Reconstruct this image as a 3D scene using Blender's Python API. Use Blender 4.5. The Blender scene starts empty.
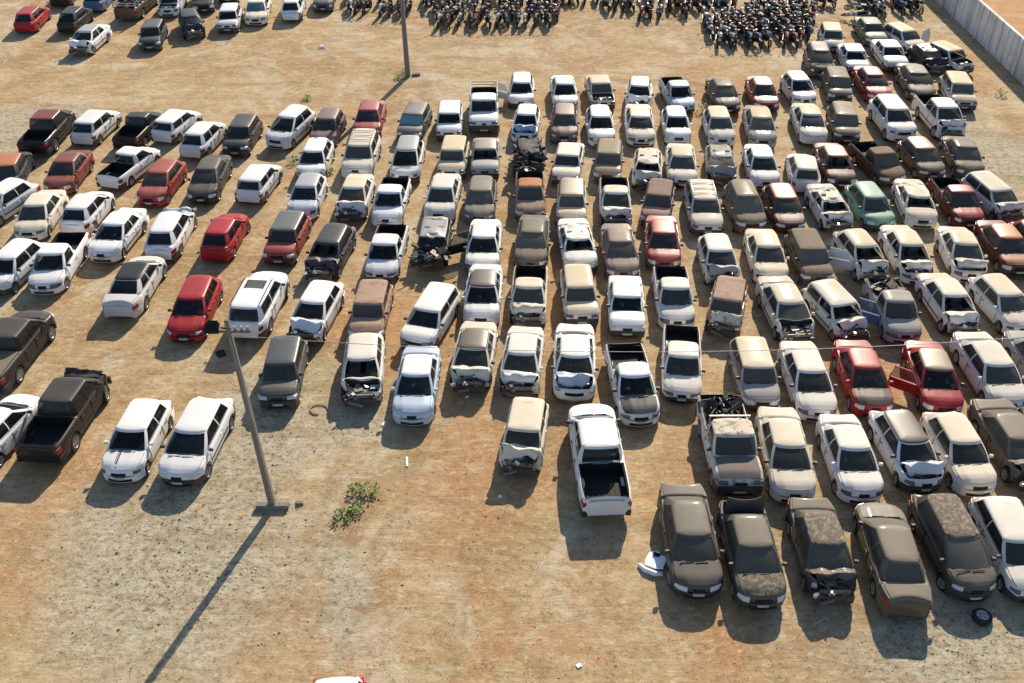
import bpy, math, random
from mathutils import Vector, noise, Matrix
rad = math.radians
scene = bpy.context.scene
COL = scene.collection

# ------------------------------------------------------------------ camera model
TH = rad(36.5); FPX = 988.0; CH = 25.4
def unp(px, py, z=0.0):
    x = (px-512)/FPX; y = (py-341.5)/FPX
    dy = math.cos(TH)-y*math.sin(TH); dz = -math.sin(TH)-y*math.cos(TH)
    t = (CH-z)/(-dz)
    return Vector((x*t, dy*t, z))

# ------------------------------------------------------------------ materials
def newmat(name):
    m = bpy.data.materials.new(name); m.use_nodes = True
    nt = m.node_tree; b = nt.nodes['Principled BSDF']
    return m, nt, b
class G:
    def __init__(s, nt): s.nt = nt
    def n(s, t, **k):
        nd = s.nt.nodes.new(t)
        for a, v in k.items(): setattr(nd, a, v)
        return nd
    def l(s, a, b): s.nt.links.new(a, b)
    def math(s, op, a, b=None, c=None, clamp=False):
        nd = s.n('ShaderNodeMath', operation=op); nd.use_clamp = clamp
        for i, v in enumerate((a, b, c)):
            if v is None: continue
            if isinstance(v, (int, float)): nd.inputs[i].default_value = v
            else: s.l(v, nd.inputs[i])
        return nd.outputs[0]
    def mix(s, f, a, b, mode='MIX'):
        nd = s.n('ShaderNodeMix', data_type='RGBA', blend_type=mode)
        for i, v in ((0, f), (6, a), (7, b)):
            if isinstance(v, (int, float)): nd.inputs[i].default_value = v
            elif isinstance(v, tuple): nd.inputs[i].default_value = (*v, 1)
            else: s.l(v, nd.inputs[i])
        return nd.outputs[2]
    def noise(s, vec, scale, detail=4, rough=.55, dist=0):
        nd = s.n('ShaderNodeTexNoise'); nd.inputs['Scale'].default_value = scale
        nd.inputs['Detail'].default_value = detail; nd.inputs['Roughness'].default_value = rough
        nd.inputs['Distortion'].default_value = dist
        s.l(vec, nd.inputs['Vector']); return nd.outputs[0]
    def sm(s, v, a, b):
        nd = s.n('ShaderNodeMapRange', interpolation_type='SMOOTHSTEP')
        s.l(v, nd.inputs[0]); nd.inputs[1].default_value = a; nd.inputs[2].default_value = b
        return nd.outputs[0]

def objvec(g):
    tc = g.n('ShaderNodeTexCoord'); oi = g.n('ShaderNodeObjectInfo')
    off = g.n('ShaderNodeVectorMath', operation='SCALE'); off.inputs[0].default_value = (31, 17, 23)
    g.l(oi.outputs['Random'], off.inputs['Scale'])
    ad = g.n('ShaderNodeVectorMath', operation='ADD')
    g.l(tc.outputs['Object'], ad.inputs[0]); g.l(off.outputs[0], ad.inputs[1])
    return ad.outputs[0], oi

def surf_mat(name, rough, dustcol=(.30, .235, .155), spec=.5, metal=0, coat=0, mottle=0, rust=0, fixed=None, dustamt=None, side=.12):
    """paint or glass whose colour is the object's colour; settled dust on upward faces (alpha = amount)"""
    m, nt, b = newmat(name); g = G(nt)
    v, oi = objvec(g)
    base = oi.outputs['Color']
    if fixed:
        r = g.n('ShaderNodeRGB'); r.outputs[0].default_value = (*fixed, 1); base = r.outputs[0]
    geo = g.n('ShaderNodeNewGeometry'); sx = g.n('ShaderNodeSeparateXYZ'); g.l(geo.outputs['Normal'], sx.inputs[0])
    up = g.sm(sx.outputs[2], .12, .85)
    up = g.math('ADD', g.math('MULTIPLY', up, 1-side), side)
    n1 = g.noise(v, 1.6, 5, .6); n2 = g.noise(v, 9, 4, .65)
    n1b = g.noise(v, .55, 3, .5)
    nn = g.math('ADD', g.math('MULTIPLY', g.sm(n1b, .3, .7), .30), g.math('MULTIPLY', g.sm(n2, .3, .7), .16))
    nn = g.math('ADD', nn, g.math('ADD', g.math('MULTIPLY', g.sm(n1, .3, .7), .14), .58))
    amt = oi.outputs['Alpha'] if dustamt is None else dustamt
    f = g.math('MULTIPLY', g.math('MULTIPLY', up, nn), amt, clamp=True)
    if rust or mottle:
        n3 = g.noise(v, 3.2 if rust else 5.5, 9, .8, .4)
        rm = g.sm(n3, .50 if rust else .50, .60 if rust else .56)
        n4 = g.noise(v, 14, 4, .6)
        rc = g.mix(n4, (.16, .055, .022), (.36, .16, .07)) if rust else g.mix(n4, (.48, .41, .33), (.20, .11, .07))
        base = g.mix(g.math('MULTIPLY', rm, .85), base, rc)
    # fine dirt speckle
    n5 = g.noise(v, 26, 3, .7)
    base = g.mix(g.math('MULTIPLY', g.sm(n5, .58, .8), .22), base, (.12, .09, .06))
    lum = g.n('ShaderNodeRGBToBW'); g.l(base, lum.inputs[0])
    film = g.mix(g.sm(lum.outputs[0], .25, .6), dustcol, g.mix(1.0, base, (.80, .65, .43), 'MULTIPLY'))
    col = g.mix(f, base, film)
    g.l(col, b.inputs['Base Color'])
    r = g.math('ADD', g.math('MULTIPLY', g.math('MINIMUM', g.math('MULTIPLY', f, 1.6), 1.0), .85-rough), rough)
    g.l(r, b.inputs['Roughness'])
    b.inputs['Specular IOR Level'].default_value = spec
    b.inputs['Metallic'].default_value = metal
    if coat: 
        b.inputs['Coat Weight'].default_value = coat; b.inputs['Coat Roughness'].default_value = .15
    return m

def flat_mat(name, col, rough=.8, metal=0, var=.25, scale=6, spec=.4):
    m, nt, b = newmat(name); g = G(nt); v, oi = objvec(g)
    n = g.noise(v, scale, 4, .6)
    c2 = tuple(c*(1-var) for c in col); c1 = tuple(min(1, c*(1+var)) for c in col)
    g.l(g.mix(n, c2, c1), b.inputs['Base Color'])
    b.inputs['Roughness'].default_value = rough; b.inputs['Metallic'].default_value = metal
    b.inputs['Specular IOR Level'].default_value = spec
    return m

M = {}
M['paint'] = surf_mat('car_paint', .36, coat=.06, spec=.28)
M['rust'] = surf_mat('rusty_paint', .7, rust=1, spec=.15)
M['mottle'] = surf_mat('peeling_paint', .7, mottle=1, spec=.15)
M['glass'] = surf_mat('dusty_glass', .10, dustcol=(.20, .175, .13), spec=.32, side=.2)
def _glassmix(m):
    nt = m.node_tree; g = G(nt); b = nt.nodes['Principled BSDF']; out = nt.nodes['Material Output']
    tr = g.n('ShaderNodeBsdfTransparent'); tr.inputs[0].default_value = (.62, .66, .66, 1)
    oi = g.n('ShaderNodeObjectInfo'); mx = g.n('ShaderNodeMixShader')
    f = g.math('SUBTRACT', 1.0, g.math('MULTIPLY', g.math('SUBTRACT', 1.0, oi.outputs['Alpha'], clamp=True), .58))
    g.l(f, mx.inputs[0]); g.l(tr.outputs[0], mx.inputs[1]); g.l(b.outputs[0], mx.inputs[2]); g.l(mx.outputs[0], out.inputs[0])
_glassmix(M['glass'])
M['plastic'] = surf_mat('bumper_plastic', .5, side=.2)
M['lamp'] = surf_mat('headlight_glass', .12, fixed=(.60, .62, .64), dustamt=.25)
M['lampdark'] = surf_mat('smoked_headlight', .12, fixed=(.09, .10, .11), dustamt=.2)
M['redlamp'] = surf_mat('taillight_plastic', .25, fixed=(.30, .02, .018), dustamt=.25)
M['tyre'] = flat_mat('tyre_rubber', (.022, .020, .019), .85)
M['rim'] = flat_mat('wheel_steel', (.30, .30, .30), .45, .5)
M['dark'] = flat_mat('black_trim', (.016, .016, .016), .7, spec=.2)
M['inner'] = flat_mat('car_interior', (.035, .033, .032), .85, var=.5)
M['seat'] = flat_mat('seat_cloth', (.17, .16, .15), .9)
M['engine'] = flat_mat('greasy_metal', (.07, .065, .06), .6, .3, var=.6, scale=9)
M['burnt'] = flat_mat('burnt_metal', (.03, .028, .027), .75, .2, var=.8, scale=7)
M['chrome'] = flat_mat('bright_metal', (.55, .55, .55), .3, .9)
M['dullmetal'] = flat_mat('dull_metal', (.16, .16, .16), .5, .6, spec=.3)
M['plate'] = flat_mat('number_plate', (.42, .42, .40), .5)
M['scrap'] = flat_mat('scrap_metal', (.22, .19, .16), .6, .4, var=.8, scale=3)
M['concrete'] = flat_mat('pole_concrete', (.19, .18, .165), .9, var=.3, scale=2.5)
M['bike'] = surf_mat('bike_paint', .5, side=.1, spec=.25)
M['vinyl'] = flat_mat('bike_seat_vinyl', (.014, .014, .015), .8, spec=.1)
M['wood'] = flat_mat('weathered_wood', (.16, .11, .07), .9, var=.4, scale=5)

# ------------------------------------------------------------------ mesh helpers
class MB:
    def __init__(s): s.v = []; s.f = []; s.mi = []
    def add(s, verts, faces, mi=0):
        o = len(s.v); s.v += [tuple(v) for v in verts]
        for f in faces: s.f.append(tuple(i+o for i in f)); s.mi.append(mi)
        return s
    def box(s, c, d, rz=0, rx=0, ry=0, mi=0, taper=1.0):
        R = Matrix.Rotation(rz, 3, 'Z') @ Matrix.Rotation(ry, 3, 'Y') @ Matrix.Rotation(rx, 3, 'X')
        vs = []
        for z in (-.5, .5):
            k = 1 if z < 0 else taper
            for x, y in ((-.5, -.5), (.5, -.5), (.5, .5), (-.5, .5)):
                vs.append(R @ Vector((x*d[0]*k, y*d[1]*k, z*d[2]))+Vector(c))
        return s.add(vs, [(3, 2, 1, 0), (4, 5, 6, 7), (0, 1, 5, 4), (1, 2, 6, 5), (2, 3, 7, 6), (3, 0, 4, 7)], mi)
    def tube(s, pts, r, n=8, mi=0, cap=True):
        pts = [Vector(p) for p in pts]; rs = r if isinstance(r, (list, tuple)) else [r]*len(pts)
        vs = []; fs = []
        for i, p in enumerate(pts):
            t = (pts[min(i+1, len(pts)-1)]-pts[max(i-1, 0)]).normalized()
            a = Vector((0, 0, 1)) if abs(t.z) < .9 else Vector((0, 1, 0))
            u = t.cross(a).normalized(); w = t.cross(u)
            for k in range(n):
                an = 2*math.pi*k/n
                vs.append(p+(u*math.cos(an)+w*math.sin(an))*rs[i])
        for i in range(len(pts)-1):
            for k in range(n):
                fs.append((i*n+k, i*n+(k+1) % n, (i+1)*n+(k+1) % n, (i+1)*n+k))
        if cap:
            fs.append(tuple(range(n))[::-1]); fs.append(tuple((len(pts)-1)*n+k for k in range(n)))
        return s.add(vs, fs, mi)
    def lathe_x(s, c, prof, n=20, mi=0):
        """profile (x, r) turned round the X axis"""
        vs = []; fs = []
        for x, r in prof:
            for k in range(n):
                a = 2*math.pi*k/n; vs.append((c[0]+x, c[1]+r*math.cos(a), c[2]+r*math.sin(a)))
        for i in range(len(prof)-1):
            for k in range(n): fs.append((i*n+k, i*n+(k+1) % n, (i+1)*n+(k+1) % n, (i+1)*n+k))
        fs.append(tuple(range(n))); fs.append(tuple((len(prof)-1)*n+k for k in range(n))[::-1])
        return s.add(vs, fs, mi)
    def mesh(s, name, mats, smooth=35, deform=None):
        vs = [deform(Vector(v)) for v in s.v] if deform else s.v
        me = bpy.data.meshes.new(name); me.from_pydata([tuple(v) for v in vs], [], s.f)
        for m in (mats if isinstance(mats, (list, tuple)) else [mats]): me.materials.append(M[m] if isinstance(m, str) else m)
        me.polygons.foreach_set('material_index', s.mi)
        if smooth:
            me.polygons.foreach_set('use_smooth', [True]*len(me.polygons))
            me.set_sharp_from_angle(angle=rad(smooth))
        me.update(); return me

def link(name, me, parent=None, loc=(0, 0, 0), rot=(0, 0, 0), color=None):
    o = bpy.data.objects.new(name, me); COL.objects.link(o)
    o.location = loc; o.rotation_euler = rot
    if parent: o.parent = parent
    if color: o.color = color
    return o
def tag(o, label=None, cat=None, group=None, kind=None):
    if label: o['label'] = label
    if cat: o['category'] = cat
    if group: o['group'] = group
    if kind: o['kind'] = kind
    return o

def lerp_tab(tab, x):
    if x <= tab[0][0]: return tab[0][1]
    for (a, u), (b, v) in zip(tab, tab[1:]):
        if x <= b: 
            k = (x-a)/(b-a); return u+(v-u)*k
    return tab[-1][1]

# ------------------------------------------------------------------ car kinds (metres)
K = {
 'hatch': dict(L=3.88, W=1.66, H=1.44, zb=.92, hf=.76, hb=.90, wF=.98, wsl=.66, rb=.12, rgl=.42, dz=.92, af=.74, ar=.62, r=.29, rw=.705, bow=.22, rnd=.20),
 'bighatch': dict(L=4.3, W=1.80, H=1.49, zb=.96, hf=.78, hb=.95, wF=.96, wsl=.82, rb=.16, rgl=.46, dz=.96, af=.84, ar=.72, r=.32, rw=.70, bow=.26, rnd=.24),
 'box':   dict(L=3.74, W=1.58, H=1.45, zb=.93, hf=.80, hb=.92, wF=.98, wsl=.44, rb=.08, rgl=.26, dz=.92, af=.70, ar=.62, r=.28, rw=.81, bow=.08, rnd=.07),
 'sedan': dict(L=4.22, W=1.68, H=1.44, zb=.93, hf=.76, hb=.91, wF=1.0, wsl=.68, rb=.62, rgl=.52, dz=.97, af=.78, ar=.86, r=.30, rw=.705, bow=.22, rnd=.18),
 'bigsedan': dict(L=4.5, W=1.76, H=1.46, zb=.95, hf=.78, hb=.93, wF=1.04, wsl=.74, rb=.62, rgl=.62, dz=1.0, af=.84, ar=.95, r=.32, rw=.705, bow=.24, rnd=.20),
 'oldsedan': dict(L=4.1, W=1.63, H=1.40, zb=.92, hf=.80, hb=.91, wF=1.06, wsl=.50, rb=.64, rgl=.40, dz=.94, af=.74, ar=.86, r=.29, rw=.80, bow=.08, rnd=.08),
 'wagon': dict(L=4.15, W=1.64, H=1.46, zb=.92, hf=.78, hb=.92, wF=1.02, wsl=.56, rb=.08, rgl=.30, dz=.92, af=.74, ar=.82, r=.29, rw=.79, bow=.12, rnd=.1),
 'suv':   dict(L=4.45, W=1.80, H=1.68, zb=1.06, hf=.94, hb=1.08, wF=1.08, wsl=.62, rb=.12, rgl=.34, dz=1.06, af=.84, ar=.88, r=.35, rw=.77, bow=.18, rnd=.16),
 'mpv':   dict(L=4.15, W=1.70, H=1.60, zb=1.0, hf=.84, hb=1.0, wF=.80, wsl=.86, rb=.10, rgl=.36, dz=1.0, af=.78, ar=.70, r=.30, rw=.705, bow=.24, rnd=.22),
 'spick': dict(L=4.42, W=1.66, H=1.50, zb=.94, hf=.76, hb=.93, wF=1.0, wsl=.64, rb=1.72, rgl=.14, dz=.98, af=.76, ar=.92, r=.30, rw=.76, bow=.18, rnd=.14, bed=1, cab=1),
 'dpick': dict(L=5.2, W=1.84, H=1.76, zb=1.12, hf=1.0, hb=1.13, wF=1.0, wsl=.66, rb=1.72, rgl=.20, dz=1.16, af=.92, ar=1.14, r=.38, rw=.75, bow=.20, rnd=.14, bed=1),
 'opick': dict(L=4.95, W=1.80, H=1.80, zb=1.15, hf=1.05, hb=1.14, wF=1.28, wsl=.42, rb=2.1, rgl=.14, dz=1.18, af=.86, ar=1.2, r=.38, rw=.82, bow=.07, rnd=.07, bed=1, cab=1),
}
_rv = random.Random(77)
for kn_ in list(K):
    for q_ in range(4):
        k_ = dict(K[kn_]); k_['base'] = kn_; u_ = lambda a: _rv.uniform(-a, a)
        k_['wF'] += u_(.07); k_['wsl'] += u_(.09); k_['H'] += u_(.025); k_['rw'] += u_(.02); k_['hf'] += u_(.03); k_['bow'] *= 1+u_(.3); k_['L'] += u_(.10); k_['W'] += u_(.03)
        if not k_.get('bed'): k_['rgl'] += u_(.09); k_['rb'] += u_(.05) if k_['rb'] > .3 else u_(.03)
        k_['lampw'] = _rv.choice([.42, .50, .58]); k_['lamph'] = _rv.uniform(.13, .20); k_['gw'] = _rv.choice([.25, .38, .46]); k_['crease'] = _rv.uniform(.45, .75); k_['cz'] = _rv.uniform(.004, .020)
        K[kn_+str(q_)] = k_
NOUN = dict(bighatch='large hatchback', hatch='hatchback', box='boxy hatchback', sedan='sedan', bigsedan='large sedan', oldsedan='boxy sedan', wagon='station wagon',
            suv='suv', mpv='minivan', spick='small pickup', dpick='double cab pickup', opick='old pickup')
ONAME = dict(bighatch='hatchback', hatch='hatchback', box='hatchback', sedan='sedan_car', bigsedan='sedan_car', oldsedan='sedan_car', wagon='station_wagon',
             suv='suv_car', mpv='minivan', spick='pickup_truck', dpick='pickup_truck', opick='pickup_truck')

def deformer(k, var):
    """crash damage: bends every sheet-metal mesh of a wreck the same way"""
    L = k['L']; y1 = L/2
    if var == 'n': return None
    seed = int(var[1:] or 0)
    rs = random.Random(seed*7+3); asym = rs.uniform(-.7, .7)
    off = Vector((seed*13.1, seed*5.7, seed*3.3))
    def crash(v):
        v = Vector(v); y0 = y1-1.25
        if v.y > y0:
            q = (v.y-y0)/1.25; ws = 1+asym*v.x/(k['W']/2)
            n = noise.noise_vector(Vector((v.x*2.3, v.y*2.3, v.z*1.5))+off); n2 = noise.noise_vector(v*6+off)
            v.y -= .46*q*q*max(.15, ws)
            v += n*.24*q + n2*.06*q
            if v.z > .55: v.z += (.10*math.sin(math.pi*min(1, q*1.15))*ws - .06*q)
            v.z = max(v.z, .12)
        return v
    def heap(v):
        v = Vector(v)
        n = noise.noise_vector(v*1.3+off); n2 = noise.noise_vector(v*4+off)
        v += n*.34 + n2*.10
        if v.z > .8: v.z = .8+(v.z-.8)*.72
        v.z = max(v.z, .06); return v
    def roofd(v):
        v = Vector(v)
        if v.z > 1.0:
            n = noise.noise_vector(Vector((v.x*1.8, v.y*1.5, 0))+off); q = min(1, (v.z-1.0)/.4)
            v.z -= q*(.12+.18*abs(n.x)); v += noise.noise_vector(v*5+off)*.05*q
        return v
    def both(v): return roofd(crash(v))
    return dict(c=crash, h=heap, r=roofd, b=both)[var[0]]

MC = {}
def ntop(k, y):
    L = k['L']; f = L/2; r = -L/2
    yw = f-k['wF']; yr = r+k['rb']
    box = k['rnd'] < .1
    tab = [(r-.01, k['dz']-(.10 if k.get('bed') else .16)), (r+.03, k['dz']-.03), (r+.10, k['dz'])]
    if yr-r > .3: tab += [(yr-.02, k['dz']+.0)]
    tab += [(max(yr, r+.101)+.02, k['zb']+.0 if not k.get('bed') else k['dz']), (yr+.25, k['zb']), (yw, k['hb'])]
    tab += [(f-.45, k['hf']+.085), (f-.24, k['hf']+.03), (f-.12, k['hf']-.02), (f-.05, k['hf']-.08), (f+.01, k['hf']-(.14 if box else .24))]
    tab = sorted(tab); return lerp_tab(tab, y)
def nwid(k, y):
    hw = k['W']/2; L = k['L']/2; d = max(0, abs(y)-(L-.7))/.7
    return hw*(1-(.10 if k['rnd'] < .1 else .25)*d**2.2 if y > 0 else 1-(.07 if k['rnd'] < .1 or k.get('bed') else .23)*d**2.2)
def nbow(k, y):
    L = k['L']/2; d = max(0, abs(y)-(L-.8))/.8
    return k['bow']*d*d*(1.35 if y > 0 else (.5 if k.get('bed') else 1.35))
def nbot(k, y):
    L = k['L']/2; base = .22+(k['r']-.29)*1.2; d = max(0, abs(y)-(L-.55))/.55
    return base+.05*d
def axles(k): return (k['L']/2-k['af'], -k['L']/2+k['ar'])
def section(k, y, tub=None, xi=.84):
    w = nwid(k, y); t = ntop(k, y); s = t-.045; b = nbot(k, y); az = b; R = k['r']+.055
    for a in axles(k):
        d = y-a
        if abs(d) < R: az = max(az, k['r']+math.sqrt(R*R-d*d))
    cr = .03
    az = min(az, s-.07)
    p = []
    if tub is None:
        p += [(0, t+cr), (xi*.55*w, t+cr*.8), (xi*w, t-.005)]
    else:
        p += [(0, tub), (xi*w-.02, tub), (xi*w, t-.012)]
    p += [(.925*w, s+.022), (.972*w, s-.028), (w, max(s-.30*(s-b), az+.05)), (w*.998, max(b+.42*(s-b), az+.025)),
          (.985*w, max(b+.10, az+.01)), (.955*w, az), (.72*w, az), (.70*w, b), (0, b)]
    return [(x, y-nbow(k, y)*(x/(k['W']/2))**2, z) for x, z in p]

def zones(k, var):
    L = k['L']/2; yw = L-k['wF']; yr = -L+k['rb']
    z = []
    z.append((yw+.06, L-.17, .50, .86))           # engine bay under the hood
    z.append((yr+.07, yw-.06, .36, .80))          # cabin
    if k.get('bed'): z.append((-L+.07, yr-.05, k['dz']-.42, .90))
    elif k['rb'] > .3: z.append((-L+.10, yr-.05, .55, .84))
    return z
def body_mesh(kn, var):
    key = ('body', kn, var)
    if key in MC: return MC[key]
    k = K[kn]; L = k['L']/2
    ys = set()
    n = 40
    for i in range(n+1): ys.add(round(-L+i*2*L/n, 4))
    for a in (.015, .05, .09, .16): ys.add(round(L-a, 4)); ys.add(round(-L+a, 4))
    R = k['r']+.055
    for a in axles(k):
        for j in range(-6, 7): ys.add(round(a+R*math.sin(j*math.pi/12), 4))
    zs = zones(k, var)
    st = []
    for y in ys:
        if any(abs(y-a) < .012 or abs(y-b) < .012 for a, b, _, _ in zs): continue
        f = next(((t, xi) for a, b, t, xi in zs if a < y < b), None)
        st.append((y, f))
    for a, b, t, xi in zs:
        st += [(a-.004, None, xi), (a, (t, xi)), (b, (t, xi)), (b+.004, None, xi)]
    st.sort(key=lambda q: q[0])
    mb = MB(); rows = []; vs = []; fs = []; tubs = []; mats_ = []
    for q in st:
        y, f = q[0], q[1]
        xi = f[1] if f else (q[2] if len(q) > 2 else .84)
        half = section(k, y, f[0] if f else None, xi)
        ring = half + [(-x, yy, z) for x, yy, z in half[-2:0:-1]]
        if abs(abs(y)-L) < .006:                       # round the very end
            cz = .48; ring = [(x*.985, yy, cz+(z-cz)*.9) for x, yy, z in ring]
        rows.append(len(vs)); vs += ring; m = len(ring); tubs.append(f is not None)
    for qi, (a, b) in enumerate(zip(rows, rows[1:])):
        for j in range(m):
            fs.append((a+j, a+(j+1) % m, b+(j+1) % m, b+j)); mats_.append(1 if (tubs[qi] or tubs[qi+1]) and j in (0, 1, m-1, m-2) else 0)
    # end caps as strips between the halves
    for base, fl in ((rows[0], 0), (rows[-1], 1)):
        for j in range(m//2):
            q = (base+j, base+j+1, base+(m-j-1) % m, base+(m-j) % m)
            q = tuple(dict.fromkeys(q))
            if len(q) > 2: fs.append(q if fl else q[::-1])
    mb.add(vs, fs); mb.mi[:len(mats_)] = mats_; MC[key] = mb.mesh('body', ['paint', 'inner'], 40, deformer(k, var)); return MC[key]

def patch(fn, nx, ny, thick=.02):
    """sheet grid fn(i/nx, j/ny) with a turned down edge"""
    mb = MB(); vs = []; fs = []
    for j in range(ny+1):
        for i in range(nx+1): vs.append(fn(i/nx, j/ny))
    W = nx+1
    for j in range(ny):
        for i in range(nx): fs.append((j*W+i, j*W+i+1, (j+1)*W+i+1, (j+1)*W+i))
    rim = [i for i in range(W)]+[j*W+nx for j in range(1, ny+1)]+[ny*W+i for i in range(nx-1, -1, -1)]+[j*W for j in range(ny-1, 0, -1)]
    o = len(vs)
    for r in rim: x, y, z = vs[r]; vs.append((x, y, z-thick))
    m = len(rim)
    for a in range(m): fs.append((rim[a], rim[(a+1) % m], o+(a+1) % m, o+a)[::-1])
    mb.add(vs, fs); return mb
def panel_mesh(kn, var, which):
    key = (which, kn, var)
    if key in MC: return MC[key]
    k = K[kn]; L = k['L']/2; z = zones(k, var)
    a, b, t, xi = z[0] if which == 'hood' else z[2]
    a += (.0 if which == 'hood' else -.035); b += .035
    if which == 'trunk_lid': b += .02
    xi2 = xi-.010
    def fn(u, v):
        y = a+(b-a)*v; w = nwid(k, y)*xi2; x = (u*2-1)*w
        tz = ntop(k, min(max(y, a), b))
        cz = tz+.012+.045*(1-(abs(u*2-1))**2.5)*(1 if v < .9 else .7)
        if k['rnd'] > .1 and which == 'hood': cz += k.get('cz', .012)*math.exp(-((abs(u*2-1)-k.get('crease', .62))/.10)**2)
        return (x, y-nbow(k, y)*(x/(k['W']/2))**2, cz)
    mb = patch(fn, 14, 12)
    d = deformer(k, var)
    if d and which == 'hood' and var[0] in 'cb':
        sd = int(var[1:]); d0 = d
        def d(v):
            q = (v.y-a)/(b-a); v2 = d0(v)
            rg = abs(noise.noise(Vector((v.x*2.2+sd*3, v.y*2.2, sd))))
            v2.z += .26*math.exp(-((q-.55)/.22)**2)*(.6+.5*noise.noise(Vector((v.x*1.5, sd*2.2, 0))))+.12*rg*q
            return v2
    MC[key] = mb.mesh(which, 'paint', 50, d); return MC[key]

def house(kn):
    """greenhouse perimeter: (base x,y  roof x,y) half, from windscreen centre to rear glass centre"""
    k = K[kn]; L = k['L']/2; hw = k['W']/2; yw = L-k['wF']; yrf = yw-k['wsl']; yr = -L+k['rb']; yrr = yr+k['rgl']
    xb = .915*hw; xr = k['rw']*hw; bw = k['bow']*.75
    span = yw-yr
    if k.get('cab'): yB0 = yr+.30; yB1 = yrr+.16; c0 = yr+.22; c1 = yrr+.10
    else:
        yB0 = yw-.55*span+.05; yB1 = min(yB0+.03, yrf-.35); c0 = yr+(.36 if k['rnd'] > .15 else .24); c1 = yrr+(.17 if k['rnd'] > .15 else .10)
        if c0 > yB0-.3: c0 = yB0-.45
    tp = (.985, .99, .965, .97, 1.04) if (k['rnd'] < .12 or k.get('bed')) else (.97, .965, .90, .90, .98)
    P = [(0, yw+bw, 0, yrf+bw*.5), (.3*xb, yw+bw*.93, .3*xr, yrf+bw*.46), (.62*xb, yw+bw*.6, .62*xr, yrf+bw*.3), (.91*xb, yw-.01, .91*xr, yrf-.03),
         (xb, yw-.10, xr, yrf-.09), (xb, yw-.165, xr, yrf-.13), (xb, yB0+.028, xr, yB1+.025), (xb, yB0-.028, xr, yB1-.025),
         (xb*tp[0], c0, xr*tp[1], c1), (xb*tp[2], yr+.14, xr*tp[3], yrr+.12), (.80*xb*tp[4], yr+.0, .84*xr*tp[4], yrr), (.56*xb, yr-.035, .58*xr, yrr-.035), (.28*xb, yr-.055, .29*xr, yrr-.05), (0, yr-.06, 0, yrr-.055)]
    return P
ROWS = [0, .055, .35, .65, .945, 1.0]
def gpt(k, P, i, t, off=0):
    n = len(P); side = 1
    if i >= n: i = 2*(n-1)-i; side = -1
    x0, y0, x1, y1 = P[i]
    zb = k['zb'] if i > 4 else k['hb']
    if i >= 9 and not k.get('bed') and k['rb'] > .3: zb = k['dz']
    zb -= .01
    zr = k['H']-.075
    e = .035*math.sin(math.pi*t)
    x = x0+(x1-x0)*t; y = y0+(y1-y0)*t; z = zb+(zr-zb)*t
    q = min(1, x/(.9*k['W']/2)) if x > 0 else 0
    x += e*q
    if i < 4: y += e*.7; z += e*.5
    if i > 9: y -= e*.7; z += e*.3
    if off:
        if i < 4: y -= off*.8; z -= off*.6
        elif i > 9: y += off*.9; z -= off*.3
        x -= off if (4 <= i <= 9) else off*.3*q
    return (side*x, y, z)
GL = dict(windshield=[0, 1, 2], side_window=None, rear_window=[10, 11, 12])
def glass_segs(k):
    n = 14
    f = [0, 1, 2]; r = [10, 11, 12]
    s1 = [5]; s2 = [] if k.get('cab') else [7]
    mirror = lambda s: [2*(n-1)-1-i for i in s]
    return dict(windshield=f+mirror(f), rear_window=r+mirror(r), s1R=s1, s1L=mirror(s1), s2R=s2, s2L=mirror(s2))
def frame_mesh(kn, var):
    key = ('frame', kn, var)
    if key in MC: return MC[key]
    k = K[kn]; P = house(kn); N = 26; segs = set(sum(glass_segs(k).values(), []))
    mb = MB(); vs = []; fs = []
    for lay, off in ((0, 0), (1, .035)):
        for t in ROWS:
            for i in range(N): vs.append(gpt(k, P, i, t, off))
    R = len(ROWS); o = R*N
    def isglass(i, j): return i in segs and 1 <= j <= 3
    for j in range(R-1):
        for i in range(N):
            i2 = (i+1) % N
            a, b, c, d = j*N+i, j*N+i2, (j+1)*N+i2, (j+1)*N+i
            if isglass(i, j): continue
            fs.append((a, b, c, d)); fs.append((d+o, c+o, b+o, a+o))
            # reveals
            if isglass((i+1) % N, j): fs.append((b, b+o, c+o, c))
            if isglass((i-1) % N, j): fs.append((d, d+o, a+o, a))
            if isglass(i, j+1) and j+1 < R-1: fs.append((c, c+o, d+o, d))
            if isglass(i, j-1): fs.append((a, a+o, b+o, b))
    mb.add(vs, fs); MC[key] = mb.mesh('pillars', 'paint', 40, deformer(k, var)); return MC[key]
def glass_mesh(kn, var, which):
    key = (which, kn, var)
    if key in MC: return MC[key]
    k = K[kn]; P = house(kn); segs = glass_segs(k)[which]
    if not segs: return None
    mb = MB(); vs = []; fs = []; idx = {}
    def g(i, t):
        kk = (i % 26, t)
        if kk not in idx: idx[kk] = len(vs); vs.append(gpt(k, P, i % 26, t, .014))
        return idx[kk]
    for i in segs:
        for j in range(1, 4):
            fs.append((g(i, ROWS[j]), g(i+1, ROWS[j]), g(i+1, ROWS[j+1]), g(i, ROWS[j+1])))
    mb.add(vs, fs); MC[key] = mb.mesh('glass', 'glass', 60, deformer(k, var)); return MC[key]
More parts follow.
